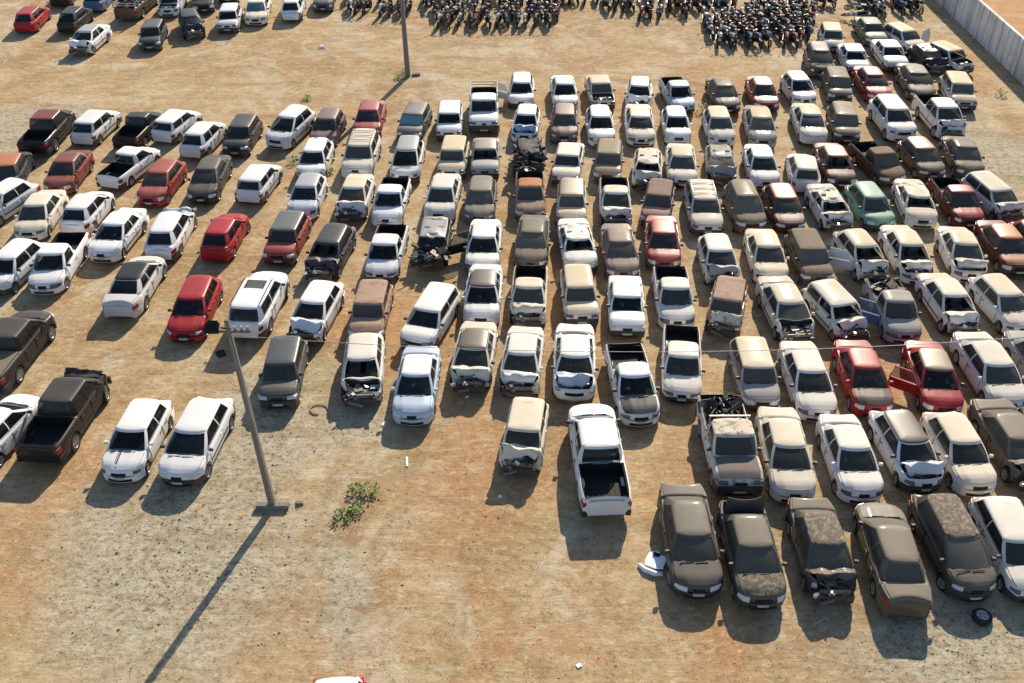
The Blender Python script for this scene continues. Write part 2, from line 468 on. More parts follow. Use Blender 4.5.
def roof_mesh(kn, var):
    key = ('roof', kn, var)
    if key in MC: return MC[key]
    k = K[kn]; P = house(kn); N = 26
    base = [gpt(k, P, i, 1.0) for i in range(N)]
    cy = (P[0][3]+P[-1][3])/2
    rings = [(1.0, 1.0, -.006), (.982, .990, .016), (.93, .972, .034), (.82, .92, .050), (.60, .82, .066), (.35, .72, .076)]
    vs = []; fs = []
    for kx, ky, dz in rings:
        for x, y, z in base: vs.append((x*kx, cy+(y-cy)*ky, z+dz))
    for j in range(len(rings)-1):
        for i in range(N): fs.append((j*N+i, j*N+(i+1) % N, (j+1)*N+(i+1) % N, (j+1)*N+i))
    q0 = (len(rings)-1)*N
    for i in range(13): 
        f_ = tuple(dict.fromkeys((q0+i, q0+i+1, q0+(N-i-1) % N, q0+(N-i) % N)))
        fs.append(f_)
    # swage ribs for wagons are left to the material
    mb = MB().add(vs, fs); MC[key] = mb.mesh('roof', 'paint', 50, deformer(k, var)); return MC[key]

def outline(k, front):
    """plan outline of one end: list of (x, y) from right side round the nose to left side"""
    L = k['L']/2; pts = []
    for i in range(15):
        y = L-.75+.75*i/14
        if not front: y = -y
        w = nwid(k, y); pts.append((w, y-nbow(k, y)*(w/(k['W']/2))**2*(1 if front else 1)))
    ye = L if front else -L
    w = nwid(k, ye)
    for i in range(1, 14):
        x = w*(1-i/7) 
        pts.append((x, ye-nbow(k, ye)*(x/(k['W']/2))**2))
    pts += [(-x, y) for x, y in pts[14::-1]]
    return pts
def wrap(k, front, pred, z0, z1, off, lean=0, thick=.04):
    L = k['L']/2; o = outline(k, front); res = []
    for i, (x, y) in enumerate(o):
        a = o[max(i-1, 0)]; b = o[min(i+1, len(o)-1)]
        t = Vector((b[0]-a[0], b[1]-a[1])).normalized(); n = Vector((-t.y, t.x)) if front else Vector((t.y, -t.x))
        n = -n if n.dot(Vector((x, y))) < 0 else n
        if pred(x, abs(y)-L): res.append((x, y, n))
    vs = []; fs = []
    prof = [(-.03, z0), (off, z0+.01), (off+.012, (z0+z1)/2), (off-lean, z1-.01), (-.03-lean, z1)]
    for x, y, n in res:
        for d, z in prof: vs.append((x+n.x*d, y+n.y*d, z))
    m = len(prof)
    for i in range(len(res)-1):
        for j in range(m-1):
            q = (i*m+j, i*m+j+1, (i+1)*m+j+1, (i+1)*m+j); fs.append(q if front else q[::-1])
    if res:
        fs.append(tuple(range(m))); fs.append(tuple(((len(res)-1)*m+j) for j in range(m))[::-1])
    return MB().add(vs, fs)
def trim_mesh(kn, var, which):
    key = (which, kn, var)
    if key in MC: return MC[key]
    k = K[kn]; hw = k['W']/2; b = .23+(k['r']-.29)*1.2; hf = k['hf']; dz = k['dz']; boxy = k['rnd'] < .1
    d = deformer(k, var)
    if which == 'front_bumper': mb = wrap(k, True, lambda x, q: q > -.50, b-.01, hf-.27, .012); m = 'paint'
    elif which == 'rear_bumper': mb = wrap(k, False, lambda x, q: q > -.45, b-.01, .55+(k['r']-.29), .014); m = 'paint'
    elif which == 'grille': mb = wrap(k, True, lambda x, q: abs(x) < hw*k.get('gw', .42), hf-.22, hf-.085, .010); m = 'dark'
    elif which == 'air_intake': mb = wrap(k, True, lambda x, q: abs(x) < hw*.55, b+.02, b+.17, .024); m = 'dark'
    elif which == 'headlight_r': mb = wrap(k, True, lambda x, q: x > hw*k.get('lampw', .5) and q > -.36, hf-.055-k.get('lamph', .18), hf-.055, .014, .035); m = 'lamp'
    elif which == 'headlight_l': mb = wrap(k, True, lambda x, q: x < -hw*k.get('lampw', .5) and q > -.36, hf-.055-k.get('lamph', .18), hf-.055, .014, .035); m = 'lamp'
    elif which == 'taillight_r': mb = wrap(k, False, lambda x, q: x > hw*.68 and q > -.20, dz-.36, dz-.13, .008); m = 'redlamp'
    elif which == 'taillight_l': mb = wrap(k, False, lambda x, q: x < -hw*.68 and q > -.20, dz-.36, dz-.13, .008); m = 'redlamp'
    elif which == 'front_plate': mb = wrap(k, True, lambda x, q: abs(x) < hw*.26 and q > -.1, b+.14, b+.25, .03); m = 'plate'
    elif which == 'rear_plate': mb = wrap(k, False, lambda x, q: abs(x) < hw*.26 and q > -.1, .58, .70, .012); m = 'plate'
    elif which in ('mirror_r', 'mirror_l'):
        s = 1 if which[-1] == 'r' else -1; y = k['L']/2-k['wF']-.30
        mb = MB().box((s*(hw+.04), y, k['zb']+.07), (.17, .09, .12), rz=s*.2, taper=.8)
        mb.tube([(s*(hw-.07), y, k['zb']+.0), (s*(hw+.02), y, k['zb']+.04)], .025, 6); m = 'plastic'
    elif which == 'headrest': pass
    MC[key] = mb.mesh(which, m, 40, d); return MC[key]

def doors(k):
    P = house_of(k); yw = k['L']/2-k['wF']; yA = yw-.14; fa, ra = axles(k); R = k['r']+.08
    yB = (P[6][1]+P[7][1])/2
    yA = min(yA, fa-R-.02)
    if k.get('cab'): return [(yA, max(P[8][1]-.02, yA-1.25))]
    rear_end = max(P[8][1]-.05, ra+R*.75)
    return [(yA, yB), (yB-.015, rear_end)] if yB-rear_end > .3 else [(yA, yB)]
def house_of(k): return house(k['kn'])
for kn_, k_ in K.items(): k_['kn'] = kn_
def door_mesh(kn, var, idx, side, opened=False):
    key = ('door', kn, var, idx, side, opened)
    if key in MC: return MC[key]
    k = K[kn]; ds = doors(k)
    y0, y1 = ds[idx]; ny = 8; sel = [4, 5, 6, 7]
    vs = []; fs = []; off = .008 if not opened else 0
    hinge = Vector((side*k['W']/2, y0, 0)) if opened else Vector((0, 0, 0))
    for j in range(ny+1):
        y = y0-.012+(y1+.012-y0+.012)*j/ny
        s = section(k, y)
        for q in sel:
            x, yy, z = s[q]; vs.append((side*(x+off)-hinge.x, yy-hinge.y, z+(.0 if q != 7 else .03)))
    W = len(sel)
    for j in range(ny):
        for i in range(W-1): 
            q = (j*W+i, j*W+i+1, (j+1)*W+i+1, (j+1)*W+i); fs.append(q[::-1] if side > 0 else q)
    # returns
    o = len(vs); rim = list(range(W))+[j*W+W-1 for j in range(1, ny+1)]+[ny*W+i for i in range(W-2, -1, -1)]+[j*W for j in range(ny-1, 0, -1)]
    th = .02 if not opened else .10
    for r in rim: x, y, z = vs[r]; vs.append((x-side*th, y, z))
    for a in range(len(rim)): fs.append((rim[a], rim[(a+1) % len(rim)], o+(a+1) % len(rim), o+a))
    if opened: fs.append(tuple(range(o, o+len(rim))))
    mb = MB().add(vs, fs)
    if not opened:
        for j0, dj in ((0, .018), (ny, -.018)):
            sv = []
            for q in range(W):
                x, y, z = vs[j0*W+q]; sv += [(x+side*.004, y+dj*.2, z), (x+side*.004, y-dj, z)]
            mb.add(sv, [(2*i_, 2*i_+1, 2*i_+3, 2*i_+2) for i_ in range(W-1)], 2)
    if opened:
        yl = y1-y0; zb = k['zb']-.08
        pts = [(-side*.05, -.06, zb), (-side*.16, -.42, k['H']-.12), (-side*.16, yl+.12, k['H']-.10), (-side*.06, yl+.02, zb)]
        mb.tube(pts, .028, 6)
        mb.add([(p[0], p[1], p[2]) for p in pts], [(0, 1, 2, 3)], 1)
    d = None if opened else deformer(k, var)
    MC[key] = mb.mesh('door', ['paint', 'glass', 'dark'], 40, d); return MC[key]
def handle_mesh(kn, var, idx, side):
    key = ('hnd', kn, var, idx, side)
    if key in MC: return MC[key]
    k = K[kn]; y0, y1 = doors(k)[idx]; y = y1+.16; s = section(k, y)
    mb = MB().box((side*(s[5][0]+.018), y, s[4][2]-.10), (.03, .15, .028))
    MC[key] = mb.mesh('handle', 'plastic', 30, deformer(k, var)); return MC[key]
def opening_mesh(kn, idx, side):
    key = ('open', kn, idx, side)
    if key in MC: return MC[key]
    k = K[kn]; y0, y1 = doors(k)[idx]; s = section(k, (y0+y1)/2); x = side*(s[5][0]+.010)
    zt = s[4][2]; zl = s[8][2]+.06
    mb = MB().box((x-side*.03, (y0+y1)/2, (zt+zl)/2), (.07, y0-y1-.06, zt-zl))
    MC[key] = mb.mesh('opening', 'inner', 0); return MC[key]
def wheel_meshes(kn):
    key = ('wheel', kn)
    if key in MC: return MC[key]
    k = K[kn]; r = k['r']; w = .095
    mb = MB().lathe_x((0, 0, 0), [(-w, r*.62), (-w, r*.93), (-w*.7, r), (w*.7, r), (w, r*.93), (w, r*.62), (w*.6, r*.60)], 22)
    t = mb.mesh('tyre', 'tyre', 40)
    mb = MB(); mb.lathe_x((0, 0, 0), [(.045, r*.10), (.06, r*.61), (w+.004, r*.64), (w+.004, r*.60), (.07, r*.55), (.06, r*.22), (w-.02, r*.18), (w-.02, .01)], 18)
    for i in range(5):
        a = i*2*math.pi/5; mb.box((.072, math.cos(a)*r*.38, math.sin(a)*r*.38), (.03, r*.40, r*.13), rx=a)
    rm = mb.mesh('rim', 'rim', 40)
    MC[key] = (t, rm); return MC[key]
def interior_mesh(kn):
    key = ('interior', kn)
    if key in MC: return MC[key]
    k = K[kn]; yw = k['L']/2-k['wF']; P = house(kn)
    mb = MB(); zb = k['zb']
    mb.box((0, yw-.22, zb-.13), (k['W']*.76, .40, .22))
    for s in (-1, 1):
        mb.box((s*.36, yw-1.0, .52), (.5, .5, .16), mi=1); mb.box((s*.36, yw-1.27, .88), (.48, .14, .66), rx=-.25, mi=1, taper=.8)
        mb.box((s*.36, yw-1.37, 1.22), (.26, .09, .16), rx=-.2, mi=1)
    if not k.get('cab'):
        mb.box((0, yw-1.85, .55), (1.2, .45, .16), mi=1); mb.box((0, yw-2.08, .85), (1.2, .14, .55), rx=-.3, mi=1)
    ring = [(.36+.17*math.cos(a*math.pi/6), yw-.50-.05*math.sin(a*math.pi/6), zb+.0+.15*math.sin(a*math.pi/6)) for a in range(13)]
    mb.tube(ring, .014, 5)
    MC[key] = mb.mesh('interior', ['inner', 'seat'], 30); return MC[key]
def engine_mesh(kn, seed, spill=False):
    key = ('engine', kn, seed, spill)
    if key in MC: return MC[key]
    k = K[kn]; rs = random.Random(seed*31+5); L = k['L']/2; a, b, t, xi = zones(k, 'n')[0]; mb = MB()
    w = k['W']*.40
    mb.box((0, (a+b)/2, .60), (.55, .42, .26), rz=rs.uniform(-.1, .1)); mb.box((.1, (a+b)/2, .74), (.34, .26, .08), rz=.2, mi=1)
    mb.box((-w*.7, a+.2, .66), (.20, .26, .18), mi=2); mb.box((w*.7, a+.25, .64), (.22, .2, .2), mi=1)
    mb.box((0, b-.05, .60), (w*1.5, .05, .30), mi=1)
    if spill:
        mb.box((0, b+.02, .42), (w*1.9, .10, .34), mi=0); mb.box((rs.uniform(-.3, .3), b+.10, .40), (.6, .08, .12), rz=rs.uniform(-.4, .4), ry=rs.uniform(-.3, .3), mi=1)
    for i in range(16):
        c = (rs.uniform(-w, w), rs.uniform(a+.05, b-.05 if not spill else b+.12), rs.uniform(.55, .76))
        mb.box(c, (rs.uniform(.06, .26), rs.uniform(.05, .22), rs.uniform(.04, .14)), rz=rs.uniform(0, 3), rx=rs.uniform(-.5, .5), mi=rs.choice([0, 0, 1, 2]))
    for i in range(8):
        p = [Vector((rs.uniform(-w, w), rs.uniform(a, b), rs.uniform(.6, .8))) for _ in range(3)]
        mb.tube(p, .02, 5, mi=rs.choice([0, 1]))
    MC[key] = mb.mesh('engine', ['engine', 'scrap', 'chrome'], 0); return MC[key]
def junk_mesh(seed, w, l, n, h=.5):
    key = ('junk', seed)
    if key in MC: return MC[key]
    rs = random.Random(seed*17+1); mb = MB()
    for i in range(n):
        c = Vector((rs.uniform(-w/2, w/2), rs.uniform(-l/2, l/2), rs.uniform(0, h)))
        m = rs.choice([0, 0, 1, 2, 3])
        if rs.random() < .5: mb.box(c, (rs.uniform(.1, .7), rs.uniform(.05, .5), rs.uniform(.02, .14)), rz=rs.uniform(0, 3), rx=rs.uniform(-.7, .7), ry=rs.uniform(-.6, .6), mi=m)
        else:
            d = Vector((rs.uniform(-.4, .4), rs.uniform(-.4, .4), rs.uniform(-.15, .25)))
            mb.tube([c-d, c+Vector((rs.uniform(-.1, .1),)*3), c+d], rs.uniform(.015, .04), 6, mi=m)
    for i in range(2):
        mb.lathe_x((rs.uniform(-w/3, w/3), rs.uniform(-l/3, l/3), h*.6), [(-.09, .18), (-.09, .28), (.09, .28), (.09, .18)], 16, mi=3)
    MC[key] = mb.mesh('scrap', ['engine', 'scrap', 'burnt', 'tyre'], 0); return MC[key]

# ------------------------------------------------------------------ palette
PAL = dict(white=(.76, .76, .75), cream=(.77, .73, .65), silver=(.36, .37, .38), grey=(.12, .124, .128), dgrey=(.035, .037, .040), black=(.014, .014, .016),
  navy=(.014, .018, .042), blue=(.07, .16, .30), lblue=(.46, .56, .66), green=(.10, .16, .14), teal=(.12, .33, .26), red=(.36, .008, .018), pink=(.34, .04, .05), coral=(.34, .035, .032),
  maroon=(.10, .010, .014), brown=(.09, .058, .038), rbrown=(.20, .04, .03), mauve=(.16, .10, .10), tan=(.28, .215, .14), orange=(.46, .165, .065), rose=(.42, .27, .22), gbrown=(.11, .09, .07), lgrey=(.33, .33, .32), slate=(.06, .07, .075), cobalt=(.35, .50, .72))
CNAME = dict(dgrey='dark grey', lblue='pale blue', rbrown='rusty red', gbrown='grey brown', lgrey='light grey', rose='pinkish', slate='slate grey', cobalt='sky blue', pink='pinkish red')

# kind, dir, near xy, far xy, colour, dust, options
CARS = """
dpick u 38 152 59 113 black .3 roof=rbrown
box u 87 141 106 113 white .1
spick u 129 146 150 114 black .25 
box u 164 141 190 111 white .1
hatch u 193 156 216 122 white .08 
box d 235 155 247 114 dgrey .25
mpv d 278 146 297 107 white .08 
hatch d 322 146 331 109 mauve .35 
sedan d 367 137 373 102 pink .3 
box d 410 138 417 105 grey .5 
box d 449 138 450 102 white .1
opick d 484 138 484 82 white .1 rails
hatch d 521 108 522 73 white .1 door=L
hatch d 524 142 528 104 white .1 hood=cobalt;dentc
sedan d 566 110 562 76 white .1
hatch d 564 142 565 104 mauve .5
oldsedan d 602 104 598 80 cream .5 nohood
hatch d 602 146 599 104 white .15 
hatch d 638 108 640 81 white .15 crush
bigsedan d 641 146 638 104 white .4
spick d 684 113 671 76 lblue .15
hatch d 678 143 675 107 white .12
sedan d 729 113 717 77 dgrey .75
hatch d 722 145 717 107 white .45 roof=cream
sedan d 766 110 758 78 red .3 roof=rose;hood=rose
sedan d 763 148 756 105 silver .7 roof=cream
hatch d 805 105 795 72 white .15
sedan d 815 146 803 102 white .45 roof=cream;nobump
box d 840 102 836 67 dgrey .8 
box d 847 143 842 101 gbrown .8 
sedan d 880 102 864 66 red .4 
suv d 903 142 886 93 white .3
bigsedan d 923 101 908 63 dgrey .6 
dpick d 953 141 928 93 white .3 crush
box d 964 110 955 70 white .65 roof=cream
box d 832 49 832 25 white .45 roof=cream
mpv d 821 77 818 42 dgrey .65
oldsedan d 857 73 849 45 white .1
oldsedan d 877 46 864 17 green .6
oldsedan d 897 71 882 39 white .12
wagon d 916 52 896 23 white .55 roof=cream;door=R
hatch d 936 71 926 44 black .15 crushb
box d 960 70 943 44 white .7 roof=cream;nows;nohood
hatch u 24 32 42 6 red .2
hatch u 68 31 84 8 black .15
sedan d 77 56 101 24 white .05 crush;roof=silver
sedan u 57 9 76 -22 black .2
hatch u 92 12 108 -14 blue .15
opick u 124 22 152 -14 white .1 junk;bodydark
hatch d 166 19 176 -16 white .1 nohood
box d 150 49 154 19 slate .25
hatch d 196 39 187 8 navy .3 crush
sedan d 205 16 200 -18 black .2
box d 228 31 230 4 white .08
box d 228 2 234 -26 white .08
spick d 254 30 262 -10 cream .3 glassblue
hatch u 291 21 296 -6 white .1
hatch d 323 11 325 -16 slate .3
hatch u 8 188 19 152 navy .3 roof=orange
sedan d 59 192 77 153 rbrown .3
spick u 111 187 149 148 white .08
hatch d 149 206 169 158 coral .4
sedan d 201 203 218 155 dgrey .4
box u 250 201 269 165 white .08
hatch d 311 178 317 142 white .08
hatch d 301 219 311 173 white .12 roof=silver;hood=lblue
suv d 357 177 364 131 white .45 rack
sedan d 349 222 361 174 white .4 crush;roof=cream
mpv d 404 184 410 135 white .15 roof=lgrey
spick d 386 226 396 177 white .1
box d 451 176 455 138 cream .5
oldsedan d 485 178 486 138 silver .35 nows;roof=tan
hatch d 528 176 530 142 black .1 heap
oldsedan d 565 182 571 145 cream .3
box d 607 179 610 142 tan .8
hatch d 646 191 649 146 white .45 crushb;nows
sedan d 682 187 680 144 white .5 roof=cream
hatch d 722 185 720 142 silver .6 crushb
sedan d 765 188 757 145 white .25
hatch u 805 190 800 155 white .4
sedan d 842 188 827 143 maroon .5 nows;roof=orange
spick d 893 184 864 142 brown .7 rust;
hatch d 932 178 916 138 brown .6 roof=orange
sedan d 970 178 955 137 dgrey .9
hatch d -8 217 2 189 white .1
sedan d 29 240 52 190 cream .3
hatch u 77 231 100 193 white .1
sedan d 102 262 133 208 white .06
hatch u 161 258 182 207 white .08 crush
hatch u 216 258 235 214 red .15
box d 279 262 292 212 coral .3 roof=grey
hatch d 317 284 339 221 navy .3 crush;roof=dgrey;nows
spick d 381 279 392 226 white .12
sedan d 439 219 447 176 white .35 
box d 431 268 436 214 black .2 heapfront;roof=lgrey;door=R
hatch d 479 222 482 178 grey .85 
spick d 530 218 530 172 rose .5 rust;roof=orange
box d 571 223 572 182 white .6 roof=tan
spick d 616 229 614 176 white .4 crush
box d 655 222 661 183 mauve .6 hood=rose;rust
wagon d 708 236 700 176 white .45 roof=cream;rack
mpv d 751 232 741 180 gbrown .9
hatch d 791 233 779 183 maroon .4 roof=orange;hood=rose
sedan d 840 233 820 184 white .5 crushb;nows
hatch d 881 230 864 183 teal .35 
sedan d 922 228 908 179 white .5 roofd;nows
spick d 970 228 944 176 maroon .3 roof=coral;hood=coral
wagon d 1012 222 981 172 white .5 crush
hatch d -4 291 20 244 white .1
spick d 44 294 72 231 white .12
bigsedan u 122 315 150 256 silver .12 roof=black;lightbody
hatch d 184 342 201 275 red .12
suv u 246 338 272 271 white .08 sunroof
hatch d 301 346 325 279 white .12 crush
box d 366 340 374 281 rose .5 rust
wagon d 417 347 440 287 white .2
sedan d 482 272 486 222 white .2
sedan d 481 324 486 267 white .15 roof=gbrown
sedan d 530 270 535 215 dgrey .9 nobump
spick d 527 328 531 265 cream .45 crush
sedan d 581 271 573 221 white .25 nows;roofd
box d 582 324 577 265 cream .45
sedan d 622 274 617 230 mauve .6 
oldsedan d 627 337 625 275 white .08
sedan d 664 270 661 216 coral .25
spick d 677 329 670 265 white .3 
hatch d 723 286 716 236 white .3 crush;hood=silver
sedan d 772 285 760 229 cream .5 
box d 817 284 804 230 gbrown .7 rust
hatch d 877 284 852 228 white .55 crush;nows;door=L
sedan d 919 284 895 225 white .55 nows;dentc
sedan d 970 282 953 227 white .55 dentc
sedan d 1018 274 992 222 maroon .4 roof=orange;hood=orange
hatch d 1050 270 1031 221 red .3
box d 722 331 731 283 rose .5 rust;crush;hood=cream
bigsedan d 798 344 775 278 white .5 crush;nohood
box d 854 340 826 284 white .5 nows;crush
spick d 904 343 883 277 silver .5 junk;door=L2
sedan d 965 337 934 274 white .5 crush;nows
hatch d 1024 336 991 274 white .55 
dpick u -12 392 36 311 black .3 cover
dpick u 47 455 86 375 black .25 crush
sedan u -26 466 22 402 white .06 
hatch d 120 482 147 399 white .06 stripe
bighatch d 178 487 208 397 white .1 twodoor
box d 279 405 286 338 slate .3 roof=slate
hatch d 361 408 364 332 white .35 nows;nohood;crush
sedan d 412 425 422 346 lblue .08 roof=white
sedan d 469 392 479 324 cream .3 crush;roof=gbrown
sedan d 518 396 526 330 white .35 crush
bigsedan d 574 401 575 325 white .25 hood=lblue;nobump;dentc
spick d 641 426 624 342 white .1 hood=dgrey
spick d 681 403 682 324 white .3
wagon d 761 409 750 336 silver .5 roof=cream
sedan d 818 421 797 341 white .35
sedan d 874 417 852 340 red .3 hood=gbrown
sedan d 943 417 923 341 red .2 roof=tan;door=L
bigsedan d 1008 410 973 334 white .35 
sedan d 1062 405 1022 331 lgrey .5
box d 519 475 529 399 cream .3 crush
dpick u 606 516 590 403 white .05 tailsilver
opick d 736 487 722 403 white .45 rust;junk;headboard;hood=grey
sedan d 794 503 777 407 cream .35
sedan d 862 503 838 415 white .3 
hatch d 925 493 895 410 white .25 roof=gbrown;dentc
hatch d 978 496 948 411 cream .35
bigsedan d 1035 488 994 403 gbrown .6 crush
bigsedan d 698 599 682 484 dgrey .55 
sedan d 762 608 741 502 dgrey .6 lid;mottlehood
sedan d 834 604 810 499 dgrey .7 crush;mottleroof
sedan u 905 613 877 502 gbrown .6 
mpv d 974 601 942 494 dgrey .75 mottleroof
wagon d 1034 603 999 493 white .3
box d 334 806 336 682 red .1 roof=white
"""
ZF = dict(bighatch=1.34, hatch=1.30, box=1.36, sedan=.95, bigsedan=1.0, oldsedan=.95, wagon=1.38, suv=1.58, mpv=1.5, spick=1.0, dpick=1.2, opick=1.2)
EF = dict(bighatch=.42, hatch=.42, box=.30, sedan=.0, bigsedan=0, oldsedan=0, wagon=.3, suv=.4, mpv=.42, spick=0, dpick=0, opick=0)

def build_car(idx, line):
    tk = line.split(); kn, dr = tk[0], tk[1]; nx, ny, fx, fy = map(float, tk[2:6]); cn = tk[6]; dust = float(tk[7])
    opts = [o for o in (tk[8].split(';') if len(tk) > 8 else []) if o]
    od = dict(o.split('=') for o in opts if '=' in o); k = K[kn]; L = k['L']; hw = k['W']/2
    rs = random.Random(idx*101+7); bk = kn; kn = bk+str((idx*7+3) % 4); k = K[kn]; L = k['L']; hw = k['W']/2
    n = unp(nx, ny, .26)
    far = unp(fx, fy, ZF[bk] if dr == 'd' else k['hf']); ext = EF[bk] if dr == 'd' else .1
    v = Vector((far.x-n.x, far.y-n.y)); d = v.length+ext; v.normalize()
    sc = max(.95, min(1.06, d/L)); c = Vector((n.x, n.y))+v*((L*sc)/2+(d-L*sc)*.45)
    rz = math.atan2(v.y, v.x)-math.pi/2+(math.pi if dr == 'd' else 0)
    root = bpy.data.objects.new(ONAME[bk], None); COL.objects.link(root); root.empty_display_size = .3
    root.location = (c.x, c.y, 0); root.rotation_euler = (0, 0, rz); root.scale = (.96 if sc < 1 else .96+(sc-1)*.4, sc, .97)
    var = 'n'; sd = idx % 3+1
    if 'crush' in opts: var = 'c%d' % sd
    if 'crushb' in opts: var = 'b%d' % sd
    if 'roofd' in opts: var = 'r%d' % sd
    if 'heap' in opts: var = 'h%d' % sd
    if 'heapfront' in opts: var = 'b2'
    def j(c_):
        q_ = rs.uniform(.90, 1.03); wm = rs.uniform(-.015, .02)
        return (min(1, c_[0]*q_*(1+wm)), min(1, c_[1]*q_), min(1, c_[2]*q_*(1-wm)))
    base = PAL[cn]
    if 'lightbody' in opts: base = (.62, .62, .61)
    base = j(base)
    if cn in ('white', 'cream'): dust = dust*1.0
    def colr(c_, dd):
        lu = c_[0]*.3+c_[1]*.6+c_[2]*.1
        return (*c_, dd*(.62 if lu < .15 else 1.0) if lu < .45 else min(1, dd*(1.6 if dd >= .25 else 1.3)))
    heap = 'heap' in opts
    bodyc = colr(base, dust)
    if 'bodydark' in opts: bodyc = colr(PAL['brown'], .4)
    def setm(o, m):
        o.material_slots[0].link = 'OBJECT'; o.material_slots[0].material = M[m]
    rust = 'rust' in opts
    wreck = var[0] in 'cbh'
    bo = link('body', body_mesh(kn, var), root, color=bodyc)
    if rust: setm(bo, 'rust')
    fr = link('window_frame', frame_mesh(kn, var), root, color=colr(PAL['white'] if od.get('roof') == 'white' and cn == 'red' else base, dust*.8))
    rc = j(PAL[od['roof']]) if 'roof' in od else base
    rf = link('roof', roof_mesh(kn, var), root, color=colr(rc, min(.9, dust*1.05) if od.get('roof', 'white') in ('white', 'cream', 'silver', 'lgrey') else .10))
    if rust or (od.get('roof') == 'orange' and idx % 2): setm(rf, 'rust')
    if 'mottleroof' in opts: setm(rf, 'mottle')
    if heap:
        for o in (bo, fr, rf): setm(o, 'burnt')
    hood = None
    if not any(q in opts for q in ('nohood', 'heap', 'heapfront')):
        hc = j(PAL[od['hood']]) if 'hood' in od else base
        hvar = var if 'dentc' not in opts else 'c%d' % sd
        hood = link('hood', panel_mesh(kn, hvar if hvar[0] != 'r' else 'n', 'hood'), root, color=colr(hc, dust if od.get('hood', 'white') in ('white', 'cream', 'silver') else .22))
        if rust: setm(hood, 'rust')
        if 'mottlehood' in opts: setm(hood, 'mottle')
    if wreck or 'nohood' in opts or 'dentc' in opts: link('engine', engine_mesh(kn, sd, wreck), root)
    if k['rb'] > .3 and not k.get('bed') and not heap:
        tl = panel_mesh(kn, var if var[0] != 'c' else 'n', 'trunk_lid')
        if 'lid' in opts:
            a = zones(k, 'n')[2]; t = link('trunk_lid', tl, root, color=bodyc)
            # hinge at its front edge, raised
            hy = a[1]; hz = k['dz']; R = Matrix.Rotation(rad(-72), 4, 'X')
            t.location = Vector((0, hy, hz))-R.to_3x3() @ Vector((0, hy, hz)); t.rotation_euler = (rad(-72), 0, 0)
            t['label'] = 'raised trunk lid standing upright'
        else: link('trunk_lid', tl, root, color=bodyc)
    gd = min(.85, dust*1.1 if dust > .2 else dust*.5); gb = (.020, .025, .030)
    if 'glassblue' in opts or (cn == 'grey' and idx < 12): gb = (.10, .26, .34)
    gk = rs.uniform(.5, 1.9); gb = tuple(q*gk for q in gb)
    def glass(nm, w, bg=gb):
        me = glass_mesh(kn, var, w)
        if me: return link(nm, me, root, color=(*bg, min(.95, gd*rs.uniform(.85, 1.1))))
    if not heap:
        if 'nows' not in opts: glass('windshield', 'windshield')
        glass('rear_window', 'rear_window')
        for w in ('s1R', 's1L', 's2R', 's2L'):
            if w == 's1R' and 'nows' in opts and rs.random() < .5: continue
            glass('side_window', w, (.018, .02, .022))
    if True: link('interior', interior_mesh(kn), root)
    # doors
    doorside = od.get('door'); sgn = 0
    if doorside: sgn = (1 if doorside[0] == 'L' else -1)*(1 if dr == 'd' else -1)
    nd = doors(k)
    if bk == 'box' and idx % 2 or 'twodoor' in opts: nd = nd[:1]
    if not heap:
        for di in range(len(nd)):
            for s in (1, -1):
                if di == 0 and s == sgn:
                    link('door_opening', opening_mesh(kn, 0, s), root)
                    o = link('door', door_mesh(kn, 'n', 0, s, True), root, loc=(s*k['W']/2, nd[0][0], 0), rot=(0, 0, s*rad(62)), color=bodyc)
                    o['label'] = 'door hanging wide open'
                    if len(doorside) > 1: o.color = (*PAL['blue'], .2)
                    continue
                o = link('door', door_mesh(kn, var, di, s), root, color=bodyc)
                if rust: setm(o, 'rust')
                link('handle', handle_mesh(kn, var, di, s), o, color=(.03, .03, .03, .1) if idx % 3 else bodyc)
        bc = bodyc if (idx % 4 and K[kn]['rnd'] > .1) else (.045, .045, .048, dust*.7)
        if 'tailsilver' in opts: bc = (.03, .03, .03, .1)
        lost = wreck or 'nobump' in opts
        if not lost: link('front_bumper', trim_mesh(kn, var, 'front_bumper'), root, color=bc)
        link('rear_bumper', trim_mesh(kn, var, 'rear_bumper'), root, color=bc)
        if not lost:
            fb = ['grille', 'air_intake', 'headlight_r', 'headlight_l', 'front_plate']
        else: fb = ['headlight_r'] if idx % 2 else ['headlight_l', 'grille']
        for w in fb:
            o = link({'headlight_r': 'headlight', 'headlight_l': 'headlight', 'front_plate': 'number_plate'}.get(w, w), trim_mesh(kn, var, w), root)
            if 'headlight' in w and sum(base) > 1 and idx % 3: setm(o, 'lampdark')
        for w in ('taillight_r', 'taillight_l'): link('taillight', trim_mesh(kn, var, w), root)
        if idx % 3: link('number_plate', trim_mesh(kn, var, 'rear_plate'), root)
        for w in ('mirror_r', 'mirror_l'):
            if wreck and rs.random() < .5: continue
            if (1 if w[-1] == 'r' else -1) == sgn: continue
            link('mirror', trim_mesh(kn, var if var[0] != 'c' else 'n', w), root, color=bodyc if (K[kn]['rnd'] > .15 and idx % 2) else (.03, .03, .03, .2))
    ty, rm = wheel_meshes(kn); steer = rs.uniform(-.25, .25)
    for ai, a in enumerate(axles(k)):
        for s in (1, -1):
            if heap and rs.random() < .4: continue
            yy = a-(.10 if wreck and ai == 0 else 0)
            w = link('wheel', ty, root, loc=(s*(hw-.115), yy, k['r']), rot=(rs.uniform(0, 6), 0, (0 if s > 0 else math.pi)+(steer if ai == 0 else 0)))
            link('rim', rm, w)
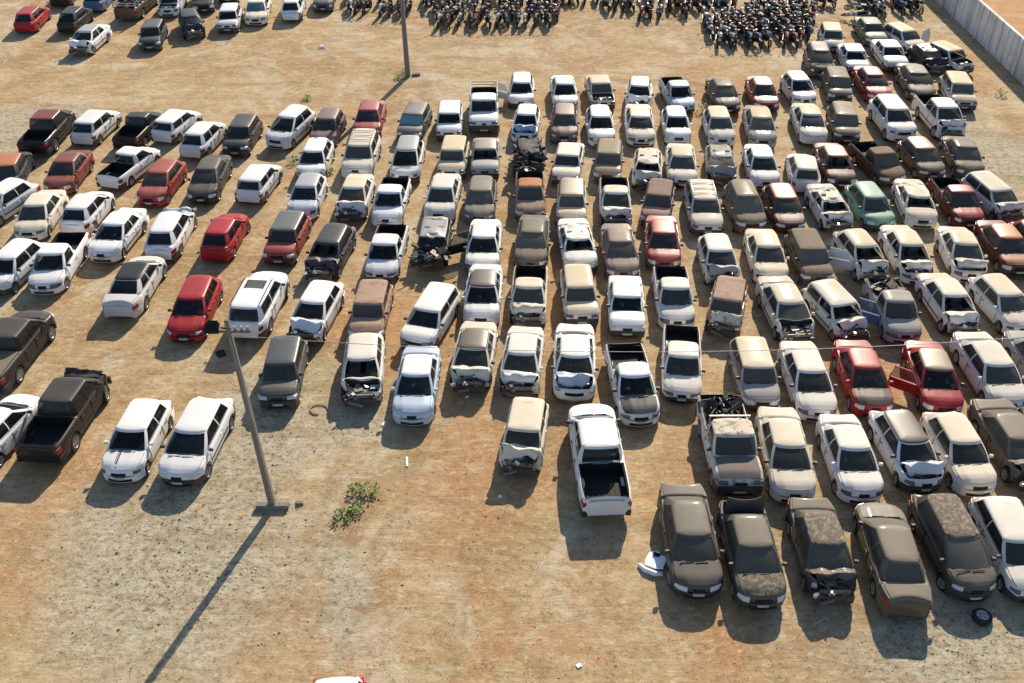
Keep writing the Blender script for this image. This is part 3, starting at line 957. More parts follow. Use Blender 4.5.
    if not heap and (idx % 3 == 0 or bk in ('box', 'oldsedan')):
        key = ('mould', kn, var)
        if key not in MC:
            mb = MB()
            fa_, ra_ = axles(k); y0_, y1_ = fa_-k['r']-.12, ra_+k['r']+.12
            for s_ in (1, -1):
                vs = []; fs = []
                for q_ in range(9):
                    y_ = y0_+(y1_-y0_)*q_/8; sc_ = section(k, y_)
                    for dz_, dx_ in ((0, 0), (.01, .022), (.06, .022), (.07, 0)): vs.append((s_*(sc_[6][0]+dx_), y_, sc_[6][2]-.03+dz_))
                for q_ in range(8):
                    for j_ in range(3): f_ = (q_*4+j_, q_*4+j_+1, q_*4+j_+5, q_*4+j_+4); fs.append(f_ if s_ < 0 else f_[::-1])
                mb.add(vs, fs)
            MC[key] = mb.mesh('moulding', 'dark', 30, deformer(k, var))
        link('side_moulding', MC[key], root)
    # extras
    P = house(kn); zr = k['H']
    yf_, yr_ = P[0][3], P[-1][3]
    if 'rack' in opts:
        key = ('rack', kn)
        if key not in MC:
            mb = MB(); xr = k['rw']*hw-.06
            for s in (-1, 1): mb.tube([(s*xr, yf_-.2, zr-.02), (s*xr, yf_-.3, zr+.06), (s*xr, yr_+.3, zr+.06), (s*xr, yr_+.2, zr-.02)], .02, 6)
            for q in (.25, .5, .75): mb.tube([(-xr, yf_+(yr_-yf_)*q, zr+.06), (xr, yf_+(yr_-yf_)*q, zr+.06)], .022, 6)
            MC[key] = mb.mesh('rack', 'rim', 40)
        link('roof_rack', MC[key], root)
    if 'sunroof' in opts:
        mb = MB().box((0, yf_-.62, zr+.003), (.9, .62, .016)); link('sunroof', mb.mesh('sunroof', 'glass', 0), root, color=(.03, .03, .03, .3))
        for s in (-1, 1):
            mb = MB().tube([(s*hw*.70, yf_-.15, zr-.03), (s*hw*.70, yf_-.3, zr+.03), (s*hw*.70, yr_+.3, zr+.03), (s*hw*.70, yr_+.12, zr-.03)], .022, 6)
            link('roof_rail', mb.mesh('rail', 'dark', 40), root)
    if 'stripe' in opts:
        a, b, _, _ = zones(k, 'n')[0]
        for q, x0 in enumerate((-.20, -.12)):
            sx = x0+.34
            pts = [(y, ntop(k, y)+.012+.045*(1-abs(sx/(nwid(k, y)*.87))**2.5)*(1 if y < b-.12 else .7)+.005-0*y) for y in [a-.02+(b-a)*t/10 for t in range(11)]]
            vs = []
            for y, z in pts: vs += [(sx-.028, y-nbow(k, y)*(sx/hw)**2, z), (sx+.028, y-nbow(k, y)*(sx/hw)**2, z)]
            mb = MB().add(vs, [(2*i+1, 2*i, 2*i+2, 2*i+3) for i in range(10)])
            o = link('hood_stripe', mb.mesh('stripe', 'plastic', 40), root, color=(.05, .05, .055, .05))
    if k.get('bed'):
        a, b, t, xi = zones(k, 'n')[2]
        key = ('liner', kn)
        if key not in MC:
            mb = MB(); mb.box((0, (a+b)/2, t+.012), (k['W']*.80, b-a-.04, .02))
            for i in range(7): mb.box((-k['W']*.34+i*k['W']*.113, (a+b)/2, t+.03), (.04, b-a-.1, .02))
            for s in (-1, 1): mb.box((s*k['W']*.425, (a+b)/2, t+.20), (.02, b-a-.08, .38))
            mb.box((0, b-.03, t+.20), (k['W']*.84, .03, .40)); mb.box((0, a+.05, t+.18), (k['W']*.84, .03, .34))
            MC[key] = mb.mesh('liner', 'dark', 0)
        link('bed_liner', MC[key], root)
        tg = wrap(k, False, lambda x, q: abs(x) < hw*.70, k['dz']-.48, k['dz']-.05, .010)
        key = ('tailgate', kn)
        if key not in MC: MC[key] = tg.mesh('tailgate', 'paint', 30)
        o = link('tailgate', MC[key], root, color=bodyc if 'tailsilver' not in opts else (.40, .37, .33, .3))
        if 'junk' in opts:
            o = link('scrap_load', junk_mesh(idx, k['W']*.72, (b-a)*.85, 60, .62), root, loc=(0, (a+b)/2, t+.05))
        if 'cover' in opts:
            mb = patch(lambda u, v_: ((u*2-1)*k['W']*.44, a-.02+(b-a+.04)*v_, k['dz']+.03+.02*math.sin(math.pi*u)), 8, 8, .04)
            link('bed_cover', mb.mesh('cover', 'plastic', 40), root, color=(.05, .05, .045, .5))
        if 'headboard' in opts:
            mb = MB()
            for q in (.05, .55): mb.box((0, b-.02, k['dz']+q), (k['W']*.86, .05, .05))
            for q in range(6): mb.box((-k['W']*.41+q*k['W']*.164, b-.02, k['dz']+.3), (.04, .05, .5))
            link('headboard', mb.mesh('headboard', 'rim', 0), root)
        if 'rails' in opts or (bk == 'opick' and 'junk' in opts and 'headboard' not in opts):
            mb = MB(); h = .42
            for s in (-1, 1):
                for q in (.18, .36): mb.box((s*k['W']*.47, (a+b)/2, k['dz']+q), (.03, b-a, .07))
                for q in (0, .33, .66, 1): mb.box((s*k['W']*.47+s*.02, a+(b-a)*q, k['dz']+.18), (.05, .06, h))
            for q in (.18, .36): mb.box((0, b+.03, k['dz']+q), (k['W']*.9, .03, .05)); mb.box((0, a-.01, k['dz']+q), (k['W']*.9, .03, .05))
            link('bed_rails', mb.mesh('rails', 'rim', 0), root)
    if k['rnd'] > .1 or bk == 'wagon':
        key = ('wipers', kn)
        if key not in MC:
            mb = MB(); Pz = house(kn)
            for x0, x1 in ((-.35, -.02), (.12, .5)):
                q = [gpt(k, Pz, 0, .04), gpt(k, Pz, 2, .11)]
                mb.box(((x0+x1)/2, q[0][1]-.01-abs(x0+x1)*.02, q[0][2]+.035), (x1-x0+.1, .02, .02), rz=.06)
            MC[key] = mb.mesh('wipers', 'dark', 0)
        if not (wreck or 'nows' in opts): link('wiper', MC[key], root)
    if heap:
        link('scrap_tangle', junk_mesh(idx, 1.7, 3.3, 110, .95), root, loc=(0, 0, .35))
    if 'heapfront' in opts:
        link('scrap_tangle', junk_mesh(idx, 1.6, 1.3, 70, .5), root, loc=(0, L/2-.65, .45))
    if 'nohoodflap' in opts:
        pass
    # facts for the label
    feats = []
    cnm = CNAME.get(cn, cn)
    cl = lambda q: CNAME.get(q, q)
    if heap: feats.append('burnt body crumpled into a heap')
    if 'heapfront' in opts: feats.append('front end torn to scrap')
    if 'crush' in opts or 'crushb' in opts: feats.append('crumpled front' if 'crush' in opts else 'crushed front and roof')
    if 'roofd' in opts: feats.append('caved in roof')
    if 'dentc' in opts: feats.append('buckled hood')
    if 'nohood' in opts: feats.append('no hood')
    if 'nows' in opts and not feats: feats.append('no windshield')
    if 'hood' in od and 'roof' in od and od['hood'] == od['roof']: feats.append('%s roof and hood' % cl(od['roof']))
    elif 'hood' in od: feats.append('%s hood' % cl(od['hood']))
    elif 'roof' in od and od['roof'] != cn: feats.append('%s roof' % cl(od['roof']))
    if 'door' in od: feats.append('open door')
    if 'lid' in opts: feats.append('trunk lid raised')
    if 'junk' in opts: feats.append('scrap in its bed')
    if 'rails' in opts: feats.append('railed bed')
    if 'rack' in opts: feats.append('roof rack')
    if 'mottleroof' in opts: feats.append('peeling roof')
    if 'sunroof' in opts: feats.append('dark sunroof')
    if 'stripe' in opts: feats.append('hood stripes')
    if 'cover' in opts: feats.append('covered bed')
    if 'glassblue' in opts: feats.append('blue green windows')
    if 'nobump' in opts: feats.append('missing front bumper')
    if rust: feats.append('rust patches')
    if dr == 'u': feats.append('tail to the camera')
    feats = feats[:2]
    short = '%s %s' % (cnm, NOUN[bk])
    root['category'] = 'pickup truck' if k.get('bed') else 'car'
    root['group'] = 'impounded vehicles parked in rows on the dirt lot'
    return dict(o=root, c=c, short=short, feats=feats, kn=kn, cn=cn, rz=rz, L=L*sc, W=k['W'], line=line, dusty=dust >= .5)

CL = [l for l in CARS.strip().split('\n') if l.strip()]
cars = [build_car(i, l) for i, l in enumerate(CL)]

# ---- labels: a car is named by its look, then by what stands round it; every phrase is checked against all other cars
def full(c): return c['short']+(' with '+' and '.join(c['feats']) if c['feats'] else '')
def an(s): return ('an ' if s[0] in 'aeiou' else 'a ')+s
fulls = [full(c) for c in cars]
for i, c in enumerate(cars):
    facts = set(); nb = {}
    for j, d in enumerate(cars):
        if i == j: continue
        v = d['c']-c['c']
        if abs(v.y) < 2.4 and abs(v.x) < 4.4:
            r = 'left of' if v.x > 0 else 'right of'; q = abs(v.x)+abs(v.y)*.6
        elif 2.6 < abs(v.y) < 7.2 and abs(v.x) < 1.5:
            r = 'in front of' if v.y > 0 else 'behind'; q = abs(v.y)+abs(v.x)
        else: continue
        if r not in nb or q < nb[r][0]: nb[r] = (q, j)
    c['nb'] = {r: q[1] for r, q in nb.items()}
    for r, (q, j) in nb.items():
        facts.add((r, an(cars[j]['short'])))
        if cars[j]['feats']: facts.add((r, an(cars[j]['short']+' with '+cars[j]['feats'][0])))
    c['facts'] = facts
from itertools import combinations
bad = []
used = set()
for i, c in enumerate(cars):
    best = None
    fs = sorted(c['facts'], key=lambda f: (len(f[0].split())+len(f[1].split()), f))
    cand = []
    for nf in range(0, len(c['feats'])+1):
        for fe in combinations(c['feats'], nf):
            d = c['short']+(' with '+' and '.join(fe) if fe else '')
            for m in range(0, 4):
                for cb in combinations(fs, m):
                    if len({f[0] for f in cb}) < m: continue
                    s = d+''.join(', '+f[0]+' '+f[1] for f in cb)
                    w = len(s.split())
                    if w > 16 or w < 4: continue
                    if nf == 0 and m == 0: continue
                    ok = True
                    for j, e in enumerate(cars):
                        if j == i or e['short'].split()[-1] != c['short'].split()[-1]: continue
                        if e['cn'] != c['cn'] and not {e['cn'], c['cn']} <= {'white', 'cream', 'silver'} and not {e['cn'], c['cn']} <= {'black', 'navy', 'dgrey'}: continue
                        if set(fe) <= set(e['feats']) and set(cb) <= e['facts']: ok = False; break
                    if ok: cand.append((abs(w-12)-(1 if nf else 0), s))
            
    if cand: best = min(cand)[1]
    if not best: bad.append(i); best = None
    c['label'] = best
for i in bad:
    c = cars[i]; j = next((c['nb'][r] for r in ('left of', 'right of', 'behind', 'in front of') if r in c['nb'] and cars[c['nb'][r]]['label']), None)
    px = c['line'].split()
    if j is not None:
        r = next(r for r in ('left of', 'right of', 'behind', 'in front of') if c['nb'].get(r) == j)
        c['label'] = c['short']+' just '+r+' the '+full(cars[j])
    else: c['label'] = full(c)+' in the row'
    c['label'] = ' '.join(c['label'].split()[:16])
    print('BADLABEL', i, c['label'], '|', c['line'])
for c in cars: c['o']['label'] = c['label']
lb = [c['label'] for c in cars]
for l in set(lb):
    if lb.count(l) > 1: print('DUPLABEL', l)
# overlap report
for i, a in enumerate(cars):
    for j in range(i+1, len(cars)):
        b = cars[j]; v = b['c']-a['c']
        if v.length > 6: continue
        f = Vector((-math.sin(a['rz']), math.cos(a['rz']))); s = Vector((f.y, -f.x))
        if abs(v.dot(f)) < (a['L']+b['L'])/2-.08 and abs(v.dot(s)) < (a['W']+b['W'])/2-.06:
            print('OVERLAP %.2f %.2f' % (abs(v.dot(f))-(a['L']+b['L'])/2, abs(v.dot(s))-(a['W']+b['W'])/2), '|', a['line'][:34], '|', b['line'][:34])

#@@REST
# ------------------------------------------------------------------ ground
def ground_mat():
    m, nt, b = newmat('dirt'); g = G(nt)
    tc = g.n('ShaderNodeTexCoord'); P = tc.outputs['Object']
    def stretched(sx, sy, rz=0):
        mp = g.n('ShaderNodeMapping'); mp.inputs['Scale'].default_value = (sx, sy, 1); mp.inputs['Rotation'].default_value = (0, 0, rz)
        g.l(P, mp.inputs[0]); return mp.outputs[0]
    warp = g.n('ShaderNodeTexNoise'); warp.inputs['Scale'].default_value = .22; warp.inputs['Detail'].default_value = 5; g.l(P, warp.inputs['Vector'])
    wv = g.n('ShaderNodeVectorMath', operation='SUBTRACT'); g.l(warp.outputs['Color'], wv.inputs[0]); wv.inputs[1].default_value = (.5, .5, .5)
    ws = g.n('ShaderNodeVectorMath', operation='SCALE'); g.l(wv.outputs[0], ws.inputs[0]); ws.inputs['Scale'].default_value = 5
    wp = g.n('ShaderNodeVectorMath', operation='ADD'); g.l(P, wp.inputs[0]); g.l(ws.outputs[0], wp.inputs[1])
    def blotch(px, py, rx, ry, rot=0, edge=.6):
        c = unp(px, py)
        mp = g.n('ShaderNodeMapping'); mp.vector_type = 'TEXTURE'
        mp.inputs['Location'].default_value = (c.x, c.y, 0); mp.inputs['Rotation'].default_value = (0, 0, rot); mp.inputs['Scale'].default_value = (rx, ry, 1000)
        g.l(wp.outputs[0], mp.inputs[0])
        ln = g.n('ShaderNodeVectorMath', operation='LENGTH'); g.l(mp.outputs[0], ln.inputs[0])
        return g.sm(ln.outputs['Value'], 1.0+edge*.5, 1.0-edge)
    def mx(*a):
        r = a[0]
        for q in a[1:]: r = g.math('MAXIMUM', r, q)
        return r
    big = g.noise(P, .09, 4, .6, .5); mid = g.noise(stretched(.42, .62), 1.0, 8, .70, .8); fine = g.noise(stretched(2.2, 3.4), 1.0, 8, .7); vf = g.noise(P, 14, 5, .75)
    streak = g.noise(stretched(.12, 1.1, rad(4)), 1.0, 6, .6, 1.2)
    col = g.mix(g.sm(big, .35, .65), (.50, .315, .150), (.435, .235, .098))
    col = g.mix(g.math('MULTIPLY', g.sm(mid, .42, .66), .75), col, (.60, .42, .225))
    col = g.mix(g.math('MULTIPLY', g.sm(streak, .52, .70), .35), col, (.34, .215, .115))
    brn = g.noise(P, .16, 8, .7, 1.2)
    col = g.mix(g.math('MULTIPLY', g.sm(brn, .49, .60), .65), col, (.37, .20, .095))
    brn2 = g.noise(stretched(.5, .9, rad(20)), 1.0, 8, .75, 1.2)
    col = g.mix(g.math('MULTIPLY', g.sm(brn2, .54, .64), .45), col, (.33, .20, .105))
    pl2 = g.noise(P, .22, 8, .68, 1.5)
    col = g.mix(g.math('MULTIPLY', g.sm(pl2, .49, .62), .70), col, (.60, .49, .34))
    # oranger soil
    org = mx(blotch(262, 610, 1.6, 3.0), blotch(470, 470, 2.6, 5.0), blotch(490, 640, .7, 2.6), blotch(560, 655, 1.4, 1.2), blotch(140, 500, 3, 1), blotch(5, 560, 2.0, 3), blotch(715, 560, 1.6, 8), blotch(722, 110, 2.6, 9), blotch(590, 100, 5, 2), blotch(950, 70, 2.4, 6), blotch(60, 470, 2, 1.4), blotch(850, 300, 4, 9), blotch(560, 300, 3, 9), blotch(395, 330, 3.5, 3))
    org = g.math('MULTIPLY', org, g.math('ADD', g.math('MULTIPLY', g.sm(fine, .35, .65), .55), .50), clamp=True)
    col = g.mix(org, col, (.47, .205, .07))
    # pale gravelly ground
    pal = mx(blotch(175, 560, 4.6, 5.5, .3), blotch(265, 425, 2.4, 4.2), blotch(205, 490, 3.4, 2.6), blotch(960, 640, 4.5, 2.2), blotch(330, 570, .8, 3.5, .2), blotch(20, 130, 5, 4), blotch(790, 225, 3, 7), blotch(985, 150, 3.5, 5), blotch(345, 430, 1.6, 1.8))
    pf = g.math('MULTIPLY', pal, g.math('ADD', g.math('MULTIPLY', g.sm(fine, .38, .60), .6), .45), clamp=True)
    col = g.mix(pf, col, (.48, .44, .33))
    gr = g.math('MULTIPLY', pal, g.math('MULTIPLY', g.sm(g.noise(P, 4.2, 8, .85, .4), .50, .60), .85), clamp=True)
    col = g.mix(gr, col, (.15, .14, .10))
    # dry straw mottling
    st = g.noise(stretched(.9, 1.9, rad(12)), 1.0, 8, .78, 1.5)
    col = g.mix(g.math('MULTIPLY', g.sm(st, .50, .62), .50), col, (.66, .50, .29))
    st2 = g.noise(stretched(1.4, 2.6, rad(-9)), 1.3, 8, .8, 1.0)
    col = g.mix(g.math('MULTIPLY', g.sm(st2, .54, .66), .42), col, (.28, .175, .08))
    # olive weathered grass film
    ol = g.noise(P, .35, 7, .68, 1.0)
    col = g.mix(g.math('MULTIPLY', g.sm(ol, .52, .66), .32), col, (.34, .30, .14))
    # wheel tracks: two families of long curved bands
    for rz, sc, amt, k0 in ((rad(7), 1.0, .30, 0), (rad(96), .9, .22, 4)):
        mp = g.n('ShaderNodeMapping'); mp.inputs['Rotation'].default_value = (0, 0, rz); mp.inputs['Location'].default_value = (k0, k0*2, 0); g.l(P, mp.inputs[0])
        w = g.n('ShaderNodeTexWave', wave_type='BANDS', bands_direction='Y'); w.inputs['Scale'].default_value = .11*sc; w.inputs['Distortion'].default_value = 9; w.inputs['Detail'].default_value = 2.5; w.inputs['Detail Scale'].default_value = .35
        g.l(mp.outputs[0], w.inputs[0])
        patch_ = g.sm(g.noise(mp.outputs[0], .12, 3, .5), .45, .6)
        f = g.math('MULTIPLY', g.math('MULTIPLY', g.sm(w.outputs[1], .80, .95), patch_), amt)
        col = g.mix(f, col, (.30, .17, .08))
    ws2 = g.n('ShaderNodeVectorMath', operation='SCALE'); g.l(wv.outputs[0], ws2.inputs[0]); ws2.inputs['Scale'].default_value = 1.6
    wp2 = g.n('ShaderNodeVectorMath', operation='ADD'); g.l(P, wp2.inputs[0]); g.l(ws2.outputs[0], wp2.inputs[1])
    tr = None
    for (x0, y0, x1, y1, dbl) in ((430, 640, 1010, 560, 0), (480, 430, 490, 690, 1), (640, 660, 560, 560, 1), (0, 90, 420, 40, 1), (300, 60, 700, 70, 1), (330, 480, 640, 585, 1), (60, 380, 240, 350, 1), (20, 640, 330, 380, 1), (700, 690, 640, 600, 1), (0, 560, 300, 690, 1), (940, 60, 1000, 170, 1)):  # single line is a cable's cast shadow painted dark; pairs are wheel tracks
        A = unp(x0, y0); B = unp(x1, y1); d_ = B-A; n_ = Vector((-d_.y, d_.x, 0)).normalized()
        for o_ in ((-.75, .75) if dbl else (0,)):
            C_ = (A+B)/2+n_*o_
            mp = g.n('ShaderNodeMapping'); mp.vector_type = 'TEXTURE'; mp.inputs['Location'].default_value = C_; mp.inputs['Rotation'].default_value = (0, 0, math.atan2(d_.y, d_.x)); mp.inputs['Scale'].default_value = (d_.length/2, .13 if dbl else .06, 1000)
            g.l(wp2.outputs[0], mp.inputs[0]); ln = g.n('ShaderNodeVectorMath', operation='LENGTH'); g.l(mp.outputs[0], ln.inputs[0])
            f_ = g.sm(ln.outputs['Value'], 1.25, .5); tr = f_ if tr is None else g.math('MAXIMUM', tr, f_)
    trn = g.math('MULTIPLY', tr, g.sm(g.noise(P, 1.1, 4, .6), .38, .60))
    col = g.mix(g.math('MULTIPLY', trn, .45), col, (.30, .19, .11))
    # grains
    col = g.mix(g.math('MULTIPLY', g.sm(fine, .35, .7), .38), col, g.mix(.45, col, (.75, .60, .40)))
    col = g.mix(g.math('MULTIPLY', g.sm(vf, .55, .75), .45), col, (.17, .125, .075))
    sp1 = g.noise(P, 5.5, 7, .85, .3); sp2 = g.noise(P, 3.1, 8, .85, .8); sp3 = g.noise(P, 1.2, 8, .8, .6)
    zone = g.sm(sp3, .36, .60)
    col = g.mix(g.math('MULTIPLY', g.math('MULTIPLY', g.sm(sp1, .51, .60), zone), .62), col, (.19, .15, .085))
    col = g.mix(g.math('MULTIPLY', g.sm(sp2, .53, .63), .50), col, (.70, .56, .36))
    col = g.mix(g.math('MULTIPLY', g.sm(sp3, .52, .62), .35), col, (.33, .23, .13))
    vo = g.n('ShaderNodeTexVoronoi'); vo.inputs['Scale'].default_value = 2.4; g.l(P, vo.inputs['Vector'])
    col = g.mix(g.math('MULTIPLY', g.math('MULTIPLY', g.sm(vo.outputs['Distance'], .16, .08), g.sm(g.noise(P, .8, 3), .5, .6)), .6), col, (.13, .10, .06))
    hs = g.n('ShaderNodeHueSaturation'); hs.inputs['Saturation'].default_value = .76; hs.inputs['Value'].default_value = .85; hs.inputs['Hue'].default_value = .505; g.l(col, hs.inputs['Color'])
    bc = g.n('ShaderNodeBrightContrast'); bc.inputs['Contrast'].default_value = .18; bc.inputs['Bright'].default_value = .0; g.l(hs.outputs[0], bc.inputs['Color'])
    g.l(bc.outputs[0], b.inputs['Base Color']); b.inputs['Roughness'].default_value = .95; b.inputs['Specular IOR Level'].default_value = .15
    h = g.math('ADD', g.math('MULTIPLY', fine, .6), g.math('MULTIPLY', vf, .25)); h = g.math('ADD', h, g.math('MULTIPLY', streak, .8)); h = g.math('ADD', h, g.math('MULTIPLY', st, .5))
    bp = g.n('ShaderNodeBump'); bp.inputs['Strength'].default_value = .55; bp.inputs['Distance'].default_value = .10; g.l(h, bp.inputs['Height']); g.l(bp.outputs[0], b.inputs['Normal'])
    return m
M['dirt'] = ground_mat()
mb = MB().add([(-500, -300, 0), (500, -300, 0), (500, 900, 0), (-500, 900, 0)], [(0, 1, 2, 3)])
tag(link('ground', mb.mesh('ground', 'dirt', 0)), kind='structure')

# ------------------------------------------------------------------ boundary wall, dirt road behind it
wa = unp(935, 0); wb = unp(1024, 86); wd = (wb-wa).normalized(); wn = Vector((-wd.y, wd.x, 0))
if wn.x < 0: wn = -wn                      # away from the lot
w0 = wa-wd*70; w1 = wb+wd*22
WH = 2.4
m, nt, b = newmat('lime_washed_wall'); g = G(nt); tc = g.n('ShaderNodeTexCoord'); P = tc.outputs['Object']
mp = g.n('ShaderNodeMapping'); mp.inputs['Scale'].default_value = (3.4, 3.4, .25); g.l(P, mp.inputs[0])
n1 = g.noise(mp.outputs[0], 1.0, 6, .7); n2 = g.noise(P, .6, 5, .6)
c = g.mix(g.sm(n1, .45, .68), (.68, .68, .67), (.30, .30, .29)); c = g.mix(g.math('MULTIPLY', g.sm(n2, .5, .7), .5), c, (.42, .38, .32))
g.l(c, b.inputs['Base Color']); b.inputs['Roughness'].default_value = .9; M['wall'] = m
mb = MB(); nseg = 46; seg = (w1-w0).length/nseg; ang = math.atan2(wd.y, wd.x)
mb.box((w0+w1)/2+wn*.10+Vector((0, 0, WH/2-.1)), ((w1-w0).length, .16, WH+.2), rz=ang)
mb.box((w0+w1)/2+wn*.10+Vector((0, 0, WH+.03)), ((w1-w0).length, .22, .06), rz=ang)
bw = link('boundary_wall', mb.mesh('wall', 'wall', 0)); tag(bw, 'long pale stained concrete wall slanting across the top right corner', 'wall')
mb = MB()
for i in range(nseg+1): mb.box(w0+wd*seg*i-wn*.01+Vector((0, 0, WH/2-.1)), (.26, .12, WH+.16), rz=ang)
link('pilaster', mb.mesh('pilasters', 'wall', 0), bw)
m, nt, b = newmat('road_dirt'); g = G(nt); tc = g.n('ShaderNodeTexCoord'); P = tc.outputs['Object']
n1 = g.noise(P, .5, 7, .65, .8); n2 = g.noise(P, 5, 5, .7)
c = g.mix(g.sm(n1, .4, .65), (.40, .18, .065), (.44, .26, .12)); c = g.mix(g.math('MULTIPLY', g.sm(n2, .5, .7), .3), c, (.3, .15, .07))
g.l(c, b.inputs['Base Color']); b.inputs['Roughness'].default_value = .95; M['road'] = m
a = w0+wn*.4; bb = w1+wn*.4
mb = MB().add([a+Vector((0, 0, .004)), bb+Vector((0, 0, .004)), bb+wn*16+Vector((0, 0, .004)), a+wn*16+Vector((0, 0, .004))], [(0, 1, 2, 3)])
tag(link('dirt_road', mb.mesh('road', 'road', 0)), kind='structure')

# ------------------------------------------------------------------ poles
def pole(px, py, h, lean, label, lamp, rz=0, r0=.115, r1=.065):
    c = unp(px, py); root = bpy.data.objects.new('lamp_pole' if lamp else 'utility_pole', None); COL.objects.link(root); root.location = c
    tag(root, label, 'pole')
    mb = MB(); vs = []; n = 10
    for i in range(n+1):
        t = i/n; w = r0+(r1-r0)*t; x = lean*t
        vs += [(x-w, -w*.8, h*t-.02), (x+w, -w*.8, h*t-.02), (x+w, w*.8, h*t-.02), (x-w, w*.8, h*t-.02)]
    fs = [(i*4+j, i*4+(j+1) % 4, i*4+4+(j+1) % 4, i*4+4+j) for i in range(n) for j in range(4)]+[(n*4, n*4+1, n*4+2, n*4+3)]
    mb.add(vs, fs); link('shaft', mb.mesh('shaft', 'concrete', 0), root)
    if lamp:
        mb = MB().box((0, -.04, .10), (1.15, .20, .20)); link('base_beam', mb.mesh('base_beam', 'concrete', 0), root)
        mb = MB().box((lean+.05, -.0, h-.45), (1.25, .07, .08)); link('cross_arm', mb.mesh('cross_arm', 'wood', 0), root)
        mb = MB().box((0, 0, 0), (.42, .34, .11), rx=.55); mb.box((0, .12, .10), (.30, .14, .10), rx=.55); mb.tube([(.25, .05, -.02), (.55, .05, -.06)], .03, 6)
        link('floodlight', mb.mesh('floodlight', 'dark', 0), root, loc=(lean-.46, -.08, h-.28))
        mb = MB()
        for x in (.5, .95, 1.3): mb.lathe_x((0, 0, 0), [(0, .02), (.05, .055), (.09, .03), (.13, .05), (.17, .02)], 10)
        for k_, x in enumerate((.22, .42, .60)):
            mi = MB().tube([(lean+x, 0, h-.41), (lean+x, 0, h-.36), (lean+x, 0, h-.32), (lean+x, 0, h-.27)], [.03, .06, .035, .05], 10)
            link('insulator', mi.mesh('insulator', 'chrome' if k_ == 9 else 'rim', 40), root)
        mb = MB().tube([(r0*.7, -.17, .4), (lean*.5+.10, -.13, h*.5), (lean+.03, -.11, h-.6)], .022, 6)
        link('conduit', mb.mesh('conduit', 'rim', 40), root)
    return root, c
P1, c1 = pole(273, 507, 8.1, -.26, 'tall grey concrete lamp pole with a black floodlight, near the left of the lot', True)
P2, c2 = pole(408, 76, 9.5, -.15, 'grey utility pole rising beyond the rows near the parked motorcycles', False, r0=.17, r1=.10)
m2 = MB().box((.55, .15, .08), (.5, .35, .16), rz=.2); link('base_block', m2.mesh('block', 'concrete', 0), P2)
# cable strung from the lamp pole to a pole outside the picture on the right
ca = c1+Vector((-.0, -.1, 7.55)); far = unp(1180, 300); cb = Vector((31, ca.y+2.5, 7.8))
pts = []
for i in range(41):
    t = i/40; p = ca.lerp(cb, t); p.z -= 4*1.5*t*(1-t); pts.append(p)
tag(link('power_cable', MB().tube(pts, .011, 5).mesh('cable', 'rim', 60)), 'thin sagging cable strung from the lamp pole across the rows', 'cable')
pts = [p+Vector((0, .35, .1)) for p in pts]

